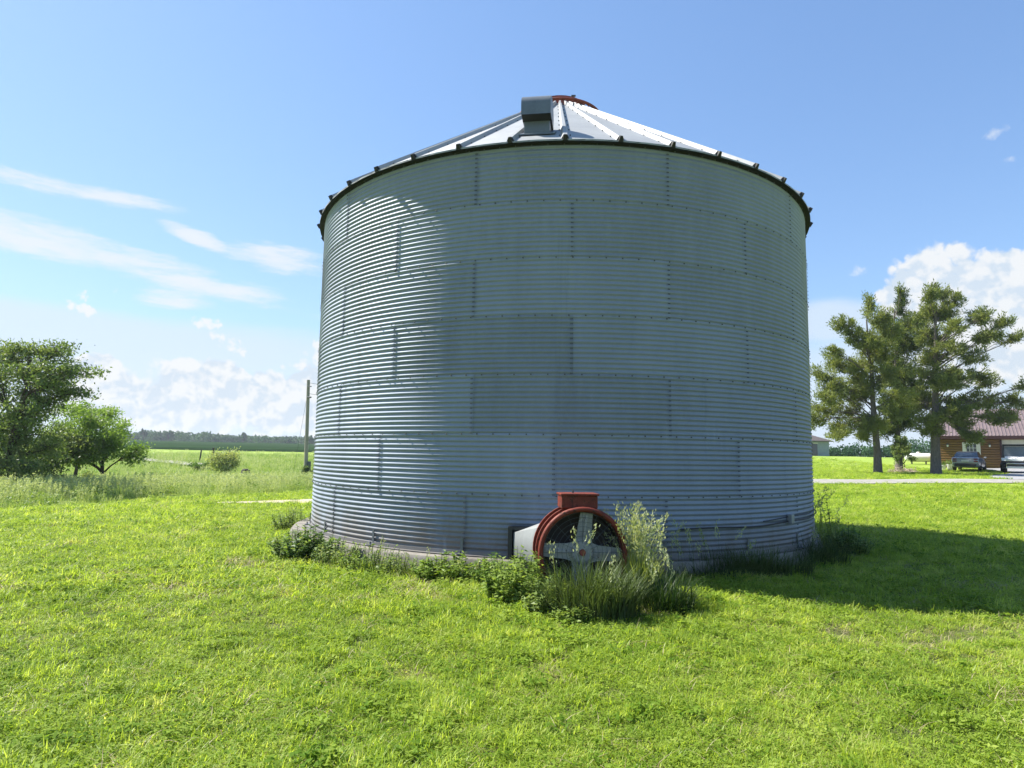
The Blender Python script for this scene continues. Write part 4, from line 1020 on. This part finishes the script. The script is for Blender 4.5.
grass_clump('grass_clump', 424, 581, 7.85, .42, .14, .34, 200, 'tallgrass_lit', 'light untrimmed grass fringe between two leafy weeds on the pad edge', 141, .008, .6, 3)
grass_clump('grass_clump', 478, 586, 7.6, .3, .14, .36, 150, 'tallgrass_lit', 'light untrimmed grass fringe just left of the fan duct', 142, .008, .6, 3)
leafy_clump('weed_clump', 316, 572, 8.95, .22, .16, .36, 36, 'weed_pale', 'pale weeds at the foot of the dark corner clump', 143, .03, 22)
grass_clump('grass_clump', 592, 626, 6.05, .44, .26, .76, 1150, 'tallgrass', 'shaded tall grass in front of the red fan', 110, .012, .38, 3)
grass_clump('grass_clump', 556, 610, 6.35, .08, .06, .62, 60, 'tallgrass_lit', 'narrow tuft of upright grass before the left of the fan', 121, .012, .2, 1)
grass_clump('grass_clump', 638, 612, 6.9, .20, .30, .84, 620, 'tallgrass_lit', 'tall light grass with pale seed heads right of the fan', 111, .010, .35, 78)
grass_clump('grass_clump', 666, 624, 6.35, .26, .24, .62, 560, 'tallgrass', 'shaded grass at the right end of the fan weeds', 112, .011, .5, 6)
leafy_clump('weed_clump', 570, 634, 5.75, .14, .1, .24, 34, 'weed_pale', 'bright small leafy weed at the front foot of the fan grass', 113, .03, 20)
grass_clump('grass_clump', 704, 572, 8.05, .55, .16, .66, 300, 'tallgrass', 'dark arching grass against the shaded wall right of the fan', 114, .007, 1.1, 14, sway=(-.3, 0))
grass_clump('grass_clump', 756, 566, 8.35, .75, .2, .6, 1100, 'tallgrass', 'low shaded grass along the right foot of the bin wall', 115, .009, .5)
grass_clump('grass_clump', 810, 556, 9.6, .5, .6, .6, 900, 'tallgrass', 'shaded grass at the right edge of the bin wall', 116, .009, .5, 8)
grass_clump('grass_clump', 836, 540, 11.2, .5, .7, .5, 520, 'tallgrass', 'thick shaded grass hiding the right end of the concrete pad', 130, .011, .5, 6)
leafy_clump('weed_clump', 851, 548, 10.3, .26, .26, .55, 60, 'weed', 'dark shaded weed bush right of the bin', 117, .04, 26)
grass_clump('grass_clump', 823, 545, 10.6, .22, .2, 1.0, 60, 'tallgrass_lit', 'tall thin weed stalks just right of the bin wall', 118, .010, .2, 12)
leafy_clump('weed_clump', 833, 545, 10.8, .05, .05, 1.15, 4, 'weed', 'single tall leafy weed stalk right of the bin', 119, .045, 34)
leafy_clump('weed_clump', 612, 628, 6.0, .1, .1, .5, 12, 'weed', 'slender leafy weed amid the grass before the fan', 120, .03, 26)

# ------------------------------------------------------------------ lawn grass: instanced tufts (one object per cover)
def tuft(n, rad, hmin, hmax, w, bend, segs=3):
    V = []; Q = []
    for i in range(n):
        a = rng.random() * 6.283; r = rad * math.sqrt(rng.random()); b = np.array([r * math.cos(a), r * math.sin(a), -.01])
        a2 = rng.random() * 6.283; d = np.array([math.cos(a2), math.sin(a2), 0]); k0 = len(V)
        V += blade_strip(b, d, rng.uniform(hmin, hmax), w * rng.uniform(.6, 1.4), bend * rng.uniform(.2, 1.6), segs)
        Q += [(k0 + 2 * j, k0 + 2 * j + 1, k0 + 2 * j + 3, k0 + 2 * j + 2) for j in range(segs)]
    return np.array(V), np.array(Q), 0
def rosette(n, rad, h, ls, mi=1):
    a = rng.random(n) * 6.283; r = rad * np.sqrt(rng.random(n)); P = np.stack([r * np.cos(a), r * np.sin(a), rng.uniform(.2, 1, n) * h], -1)
    U = rand_dirs(n, .0, .35); W = np.cross(U, [0, 0, 1.]) + rng.normal(size=(n, 3)) * .25; W /= np.linalg.norm(W, axis=1, keepdims=True); s = rng.uniform(.6, 1.3, n)
    V, Q = quads_at(P, U, W, ls * s, ls * .55 * s); return V, Q, mi
def scatter(name, protos, pts, rot, scl, pid, mats, label=None):
    Vs = []; F = []; MI = []; pa = []; b = 0
    for k, (V, Q, mi) in enumerate(protos):
        Vs.append(V); F += [tuple(int(i) + b for i in q) for q in Q]; MI += [mi] * len(Q); pa += [k] * len(V); b += len(V)
    nP = b; allV = np.vstack(Vs + [pts])
    me = bpy.data.meshes.new(name); me.from_pydata(allV.tolist(), [], F)
    for m in mats: me.materials.append(m)
    me.polygons.foreach_set('material_index', np.array(MI, np.int32))
    n = len(allV)
    def attr(nm, typ, key, val): a = me.attributes.new(nm, typ, 'POINT'); a.data.foreach_set(key, val)
    isp = np.zeros(n, bool); isp[nP:] = True; attr('is_pt', 'BOOLEAN', 'value', isp)
    attr('pid', 'INT', 'value', np.concatenate([pa, pid]).astype(np.int32))
    attr('scl', 'FLOAT', 'value', np.concatenate([np.ones(nP), scl]).astype(np.float32))
    rr = np.zeros((n, 3), np.float32); rr[nP:] = rot; attr('rot', 'FLOAT_VECTOR', 'vector', rr.ravel())
    o = bpy.data.objects.new(name, me); COL.objects.link(o)
    g = bpy.data.node_groups.new(name + '_nodes', 'GeometryNodeTree'); g.is_modifier = True
    g.interface.new_socket('Geometry', in_out='INPUT', socket_type='NodeSocketGeometry'); g.interface.new_socket('Geometry', in_out='OUTPUT', socket_type='NodeSocketGeometry')
    gi = g.nodes.new('NodeGroupInput'); go = g.nodes.new('NodeGroupOutput')
    def na(nm, t): q = g.nodes.new('GeometryNodeInputNamedAttribute'); q.data_type = t; q.inputs[0].default_value = nm; return q.outputs[0]
    sep = g.nodes.new('GeometryNodeSeparateGeometry'); sep.domain = 'POINT'
    g.links.new(gi.outputs[0], sep.inputs[0]); g.links.new(na('is_pt', 'BOOLEAN'), sep.inputs[1])
    spl = g.nodes.new('GeometryNodeSplitToInstances'); spl.domain = 'FACE'
    g.links.new(sep.outputs[1], spl.inputs[0]); g.links.new(na('pid', 'INT'), spl.inputs['Group ID'])
    mp = g.nodes.new('GeometryNodeMeshToPoints'); g.links.new(sep.outputs[0], mp.inputs[0])
    io = g.nodes.new('GeometryNodeInstanceOnPoints'); g.links.new(mp.outputs[0], io.inputs['Points']); g.links.new(spl.outputs[0], io.inputs['Instance'])
    io.inputs['Pick Instance'].default_value = True
    g.links.new(na('pid', 'INT'), io.inputs['Instance Index']); g.links.new(na('rot', 'FLOAT_VECTOR'), io.inputs['Rotation']); g.links.new(na('scl', 'FLOAT'), io.inputs['Scale'])
    g.links.new(io.outputs[0], go.inputs[0])
    md = o.modifiers.new('scatter', 'NODES'); md.node_group = g
    return set_props(o, label, 'grass', None, 'stuff')

def meadow_side(x, y):
    """>0 beyond the mown edge, left"""
    ax, ay, bx, by = -12.8, 15.6, -7.9, 25.0
    s = ((bx - ax) * (y - ay) - (by - ay) * (x - ax)) / math.hypot(bx - ax, by - ay)
    return s + 1.2 * (vnoise(x * .5 + 3, y * .5) - .5) * 1.0
def keep_mask(x, y):
    k = np.hypot(x - BC.x, y - BC.y) > BR + .30
    rd_ = (x > 2) & (y > ROAD_Y0 - .03 * (x - 18) - .1) & (y < ROAD_Y1 - .03 * (x - 18) + .1); k &= ~rd_
    k &= ~((y > 35) & (y < 53.2) & (x > np.interp(y, [35.2, 38, 41, 44, 47, 50, 53], [27.5, 28.2, 30.5, 33.8, 36.6, 37.6, 38.5])))
    k &= ~((y > 53) & (x > 35))
    t = np.clip((x + 8.6) / 5.5, 0, 1); k &= ~((np.abs(y - (18.9 + 2.6 * t)) < .9 * np.sin(np.pi * np.clip(t * .9 + .08, 0, 1))) & (x > -8.6) & (x < -3.1) & (rng.random(len(x)) < .92))
    return k
def sample(n, D0, D1, alpha, azlim=52):
    u = rng.random(n); e = 2 - alpha; D = (D0 ** e + u * (D1 ** e - D0 ** e)) ** (1 / e)
    a = np.radians(rng.uniform(-azlim, azlim, n)); return D * np.sin(a), D * np.cos(a), D
GM = mat_leaf('lawn_blades', [(.22, (.17, .26, .03)), (.45, (.305, .43, .05)), (.68, (.42, .52, .095)), (.95, (.55, .56, .22))], .56, .9, .5, .45, (1.3, 1.24, .65), .3)
GC = mat_leaf('lawn_broad_leaves', [(.3, (.12, .22, .022)), (.55, (.24, .345, .045)), (.85, (.35, .43, .09))], .5, 1.3, .4, .6, (1.25, 1.2, .6), .08)
GD = LEAF['dry']
rng = np.random.default_rng(99)
protos = [tuft(30, .09, .03, .075, .006, 1.0), tuft(26, .085, .035, .09, .007, .9), tuft(34, .10, .02, .055, .0055, 1.4), tuft(16, .06, .04, .12, .005, .6), rosette(34, .09, .05, .011), rosette(18, .08, .055, .017)]
Vd, Qd, _ = tuft(7, .07, .03, .12, .004, 1.6); protos.append((Vd, Qd, 2))
protos.append(tuft(34, .075, .05, .125, .007, .85)); protos.append(rosette(24, .09, .07, .021))
x, y, D = sample(185000, 1.6, 105, 1.5)
m = keep_mask(x, y) & (meadow_side(x, y) < .3); x, y, D = x[m], y[m], D[m]; n = len(x)
patch = vnoise(x * .55 + 11, y * .55 + 5); patch2 = .65 * vnoise(x * 1.7 + 31, y * 1.7 + 17) + .35 * vnoise(x * 5 + 3, y * 5 + 9); rr_ = rng.random(n)
pid = np.where(patch2 > .74, np.where(rr_ < .36, 4, np.where(rr_ < .5, 5, np.where(rr_ < .8, 0, 2))), np.where(rr_ < .28, 0, np.where(rr_ < .46, 1, np.where(rr_ < .70, 2, np.where(rr_ < .75, 3, np.where(rr_ < .88, 4, np.where(rr_ < .95, 5, 6)))))))
bare = .6 * vnoise(x * .9 + 77, y * .9 + 13) + .4 * vnoise(x * 2.9 + 7, y * 2.9 + 50)
pid = np.where((bare < .25) & (rr_ > .5), 6, pid)
thin = (bare < .20) & (rng.random(n) < .55)
lush = .5 * vnoise(x * 2.3 + 19, y * 2.3 + 44) + .5 * vnoise(x * 7 + 5, y * 7 + 29); r4 = rng.random(n)
fall = np.clip(1.25 - D / 14, .12, 1)
pid = np.where((lush > .62) & (r4 < .55 * fall), 7, np.where((lush > .60) & (r4 > 1 - .16 * fall), 8, pid))
scl = rng.uniform(.65, 1.2, n) * (.7 + .6 * patch) * np.where(pid >= 7, np.clip(.9 + D / 40, 1, 1.5), np.clip(.85 + D / 18, 1, 2.6)) * np.where(thin, .45, 1)
rot = np.stack([rng.normal(0, .12, n), rng.normal(0, .12, n), rng.random(n) * 6.283], -1)
scatter('grass', protos, np.stack([x, y, zg(x, y)], -1), rot, scl, pid, [GM, GC, GD], 'short sunlit yellow-green mown grass of the lawn')

# unmown meadow at left: knee-high grass, with a pale seeding band along the mown edge
MG = mat_leaf('meadow_blades', [(.25, (.15, .26, .05)), (.5, (.26, .37, .085)), (.8, (.38, .46, .17))], .42, .25, .5, .5, (1.2, 1.12, .6), .2)
MS = mat_leaf('meadow_seed_stalks', [(.2, (.30, .38, .17)), (.8, (.50, .55, .33))], .4, .3, .5)
rng = np.random.default_rng(123)
def stalks(n, rad, h):
    V, Q, _ = tuft(n, rad, h * .7, h, .006, .25); V = [V]; Q = [Q]; b = len(V[0])
    for i in range(n):
        tip = V[0][i * 8 + 6]; m_ = 10; P = tip + rng.normal(size=(m_, 3)) * [.012, .012, .05]; U = rand_dirs(m_, 1.2); v, q = quads_at(P, U, perp(U), np.full(m_, .03), np.full(m_, .009)); V.append(v); Q.append(q + b); b += len(v)
    return np.concatenate(V), np.concatenate(Q), 1
protos = [tuft(34, .2, .25, .55, .012, .5), tuft(30, .22, .2, .42, .014, .8), stalks(12, .2, .62), rosette(40, .22, .35, .045, 2)]
x, y, D = sample(60000, 14, 130, 1.35, 55)
s = meadow_side(x, y); az = np.degrees(np.arctan2(x, y))
m = (s > 0) & (az < 3) & (np.hypot(x - BC.x, y - BC.y) > BR + 1) & ~((y > 149)); x, y, D, s = x[m], y[m], D[m], s[m]; n = len(x)
r1 = rng.random(n); band = np.exp(-((s - 3.2) / 2.6) ** 2)
pid = np.where(r1 < .12 + .55 * band, 2, np.where(r1 < .78, np.where(rng.random(n) < .6, 0, 1), 3))
scl = rng.uniform(.7, 1.15, n) * np.clip(s / 1.5 + .25, .25, 1) * np.where(s > 9, .75, 1) * np.clip(D / 40, 1, 1.7)
rot = np.stack([rng.normal(0, .1, n), rng.normal(0, .1, n), rng.random(n) * 6.283], -1)
scatter('tall_grass', protos, np.stack([x, y, zg(x, y)], -1), rot, scl, pid, [MG, MS, LEAF['weed_pale']], 'pale unmown meadow grass with seed heads beyond the lawn')

# ------------------------------------------------------------------ sun + sky
SUN_EL, SUN_AZ = R_(50), R_(23)       # azimuth: behind-left of the bin
S = Vector((-math.cos(SUN_EL) * math.cos(SUN_AZ), math.cos(SUN_EL) * math.sin(SUN_AZ), math.sin(SUN_EL)))
sl = bpy.data.lights.new('sun', 'SUN'); sl.energy = 5.0; sl.angle = R_(.53); sl.color = (1, .95, .86)
so = bpy.data.objects.new('sun', sl); COL.objects.link(so); so.rotation_euler = S.to_track_quat('Z', 'Y').to_euler(); so.location = S * 50

w = bpy.data.worlds.new('World'); sc.world = w; w.use_nodes = True; nt = w.node_tree; nt.nodes.clear()
out = nt.nodes.new('ShaderNodeOutputWorld'); bg = nt.nodes.new('ShaderNodeBackground'); nt.links.new(bg.outputs[0], out.inputs[0])
sky = nt.nodes.new('ShaderNodeTexSky'); sky.sky_type = 'NISHITA'; sky.sun_disc = False; sky.sun_elevation = SUN_EL; sky.sun_rotation = math.atan2(S.x, S.y)
sky.altitude = 200; sky.air_density = 1.0; sky.dust_density = .25; sky.ozone_density = 3.5
SKY_STR = .15
bg.inputs['Strength'].default_value = SKY_STR
tc = nt.nodes.new('ShaderNodeTexCoord'); sx_ = nt.nodes.new('ShaderNodeSeparateXYZ'); nt.links.new(tc.outputs['Generated'], sx_.inputs[0])
DEG = 57.29578
AZ = math_(nt, 'MULTIPLY', math_(nt, 'ARCTAN2', sx_.outputs[0], sx_.outputs[1]), DEG)
EL = math_(nt, 'MULTIPLY', math_(nt, 'ARCSINE', sx_.outputs[2]), DEG)
cv = nt.nodes.new('ShaderNodeCombineXYZ'); nt.links.new(AZ, cv.inputs[0]); nt.links.new(EL, cv.inputs[1]); AE = cv.outputs[0]
def azel(px, py):
    d = ray(px, py); return math.degrees(math.atan2(d.x, d.y)), math.degrees(math.asin(d.z))
def mapped(scale, rotz=0, loc=(0, 0, 0)):
    m_ = nt.nodes.new('ShaderNodeMapping'); m_.inputs['Rotation'].default_value = (0, 0, rotz); m_.inputs['Scale'].default_value = scale; m_.inputs['Location'].default_value = loc
    nt.links.new(AE, m_.inputs[0]); return m_.outputs[0]
def blob(px, py, rx, ry, rot=0, wgt=1.0):
    """1 at the centre -> 0 on the ellipse -> negative"""
    a0, e0 = azel(px, py); a1, _ = azel(px + rx, py); _, e1 = azel(px, py - ry); ra, re = abs(a1 - a0), abs(e1 - e0)
    da = math_(nt, 'SUBTRACT', AZ, a0); de = math_(nt, 'SUBTRACT', EL, e0)
    if rot:
        c, s = math.cos(rot), math.sin(rot)
        u = math_(nt, 'ADD', math_(nt, 'MULTIPLY', da, c), math_(nt, 'MULTIPLY', de, s)); v = math_(nt, 'SUBTRACT', math_(nt, 'MULTIPLY', de, c), math_(nt, 'MULTIPLY', da, s))
    else: u, v = da, de
    u = math_(nt, 'MULTIPLY', u, 1 / ra); v = math_(nt, 'MULTIPLY', v, 1 / re)
    d2 = math_(nt, 'ADD', math_(nt, 'MULTIPLY', u, u), math_(nt, 'MULTIPLY', v, v))
    return math_(nt, 'MULTIPLY', math_(nt, 'SUBTRACT', 1.0, d2), wgt)
def vmax(l):
    r = l[0]
    for x_ in l[1:]: r = math_(nt, 'MAXIMUM', r, x_)
    return r
def smooth(v, a, b):
    m_ = nt.nodes.new('ShaderNodeMapRange'); m_.interpolation_type = 'SMOOTHSTEP'; m_.inputs[1].default_value = a; m_.inputs[2].default_value = b; nt.links.new(v, m_.inputs[0]); return m_.outputs[0]
# cumulus: banks, then small puffs with finer edges
cum = vmax([math_(nt, 'MAXIMUM', blob(*b_), -2.0) for b_ in (
    (120, 396, 62, 32), (185, 400, 85, 38), (212, 380, 44, 22), (268, 402, 66, 32), (98, 368, 28, 16), (330, 396, 60, 45),
    (935, 285, 56, 42), (905, 297, 30, 28), (1000, 295, 70, 44), (1040, 285, 40, 40), (960, 310, 60, 40), (1000, 350, 130, 42))])
def billow(loc):
    v = mapped((1, 1, 1), 0, loc)
    ds = nt.nodes.new('ShaderNodeTexNoise'); ds.inputs['Scale'].default_value = .5; ds.inputs['Detail'].default_value = 3; nt.links.new(v, ds.inputs['Vector'])
    sc_ = N(nt, 'ShaderNodeVectorMath', operation='SCALE'); nt.links.new(ds.outputs['Color'], sc_.inputs[0]); sc_.inputs['Scale'].default_value = 2.2
    ad = N(nt, 'ShaderNodeVectorMath', operation='ADD'); nt.links.new(v, ad.inputs[0]); nt.links.new(sc_.outputs[0], ad.inputs[1])
    tot = math_(nt, 'MULTIPLY', math_(nt, 'SUBTRACT', noise(nt, .30, 8, .60, v), .5), 1.8)
    for scl_, amp in ((.6, .5), (1.5, .28)):
        vo = nt.nodes.new('ShaderNodeTexVoronoi'); vo.feature = 'SMOOTH_F1'; vo.voronoi_dimensions = '2D'; vo.inputs['Scale'].default_value = scl_; vo.inputs['Smoothness'].default_value = .35; nt.links.new(ad.outputs[0], vo.inputs['Vector'])
        tot = math_(nt, 'ADD', tot, math_(nt, 'MULTIPLY', math_(nt, 'SUBTRACT', .42, vo.outputs['Distance']), amp))
    return tot
b1, b2 = billow((0, 0, 0)), billow((.45, -.6, 0))
dens = math_(nt, 'ADD', math_(nt, 'MULTIPLY', cum, .85), b1)
cmask = math_(nt, 'MULTIPLY', smooth(dens, -.06, .28), .94)
lit = smooth(math_(nt, 'ADD', math_(nt, 'SUBTRACT', b1, b2), math_(nt, 'MULTIPLY', math_(nt, 'SUBTRACT', .55, dens), .16)), -.22, .16)
puf = vmax([math_(nt, 'MAXIMUM', blob(*b_), -1.5) for b_ in ((80, 303, 22, 12, -.5), (112, 290, 12, 4), (207, 322, 19, 10), (228, 342, 28, 10, -.4), (318, 352, 9, 16), (294, 367, 16, 5))])
pn = noise(nt, .95, 6, .6, AE)
pdens = math_(nt, 'ADD', math_(nt, 'MULTIPLY', puf, .45), math_(nt, 'MULTIPLY', math_(nt, 'SUBTRACT', pn, .56), 2.6))
pmask = math_(nt, 'MULTIPLY', smooth(pdens, 0, .4), .9)
# veils and cirrus
veil = vmax([blob(*b_) for b_ in ((120, 345, 420, 38), (90, 390, 330, 60), (830, 322, 70, 26), (900, 400, 260, 90), (300, 420, 260, 40))])
vn = noise(nt, .12, 5, .6, mapped((.5, 1.6, 1)))
vmask = math_(nt, 'MULTIPLY', smooth(math_(nt, 'ADD', veil, math_(nt, 'MULTIPLY', math_(nt, 'SUBTRACT', vn, .5), 1.6)), -.1, .8), .72)
cir = vmax([blob(*b_) for b_ in ((75, 190, 110, 9, .0), (100, 252, 190, 17, -.17), (20, 238, 90, 22, -.1), (210, 285, 80, 9, -.1), (195, 236, 42, 9, -.3), (275, 258, 52, 15, -.05), (180, 300, 40, 10), (40, 241, 110, 18, -.12))])
cn = noise(nt, .62, 9, .72, mapped((.24, 1.3, 1), .20)); cn2 = noise(nt, .14, 4, .6, mapped((.6, 1.5, 1), .2))
csum = math_(nt, 'ADD', math_(nt, 'MULTIPLY', math_(nt, 'MAXIMUM', cir, -1.6), .62), math_(nt, 'ADD', math_(nt, 'MULTIPLY', math_(nt, 'SUBTRACT', cn, .5), 2.9), math_(nt, 'MULTIPLY', math_(nt, 'SUBTRACT', cn2, .5), 1.2)))
cimask = math_(nt, 'MULTIPLY', smooth(csum, -.22, .85), .88)
hz = smooth(EL, 14.0, -1.0); hz = math_(nt, 'MULTIPLY', hz, .45)
K = 1.0 / SKY_STR / 2 ** 1.2
def rgb(r, g, b): return (r * K, g * K, b * K)
sp3 = nt.nodes.new('ShaderNodeSeparateColor'); nt.links.new(sky.outputs[0], sp3.inputs[0]); cb3 = nt.nodes.new('ShaderNodeCombineColor')
for ch in range(3):      # soft shoulder keeps the bright side of the sky blue
    v = sp3.outputs[ch]; nt.links.new(math_(nt, 'DIVIDE', v, math_(nt, 'ADD', math_(nt, 'MULTIPLY', v, .42 / K), 1.0)), cb3.inputs[ch])
SKYB = mixc(nt, 1.0, cb3.outputs[0], (.78, .885, 1.05), 'MULTIPLY')
c = mixc(nt, hz, SKYB, rgb(.55, .71, .93))
c = mixc(nt, cimask, c, rgb(.88, .92, .97))
c = mixc(nt, vmask, c, rgb(.76, .86, .96))
cc = mixc(nt, lit, rgb(.70, .80, .91), rgb(.93, .95, .965))
c = mixc(nt, cmask, c, cc)
c = mixc(nt, pmask, c, rgb(.93, .95, .97))
wp = vmax([math_(nt, 'MAXIMUM', blob(*b_), -1.5) for b_ in ((998, 130, 17, 7, .25), (858, 271, 13, 7), (1010, 160, 10, 4))])
c = mixc(nt, math_(nt, 'MULTIPLY', smooth(math_(nt, 'ADD', math_(nt, 'MULTIPLY', wp, .5), math_(nt, 'MULTIPLY', math_(nt, 'SUBTRACT', pn, .56), 3.2)), -.1, .8), .6), c, rgb(.85, .90, .97))
nt.links.new(c, bg.inputs['Color'])

sc.view_settings.view_transform = 'Standard'; sc.view_settings.look = 'None'; sc.view_settings.gamma = 1; sc.view_settings.exposure = 1.2
sc.render.engine = 'CYCLES'
sc.cycles.max_bounces = 6; sc.cycles.transparent_max_bounces = 4; sc.cycles.use_denoising = True

# ------------------------------------------------------------------ air: one even volume round the place
m, nt, out = new_mat('summer_air')
pv = nt.nodes.new('ShaderNodeVolumePrincipled'); pv.inputs['Color'].default_value = (.80, .88, 1, 1); pv.inputs['Density'].default_value = .0003; pv.inputs['Anisotropy'].default_value = .3
nt.links.new(pv.outputs[0], out.inputs['Volume'])
mb = MB(); mb.box((0, 300, 7), (1500, 1300, 30)); hz_o = mb.build('haze', m); hz_o['kind'] = 'stuff'
sc.cycles.volume_bounces = 0
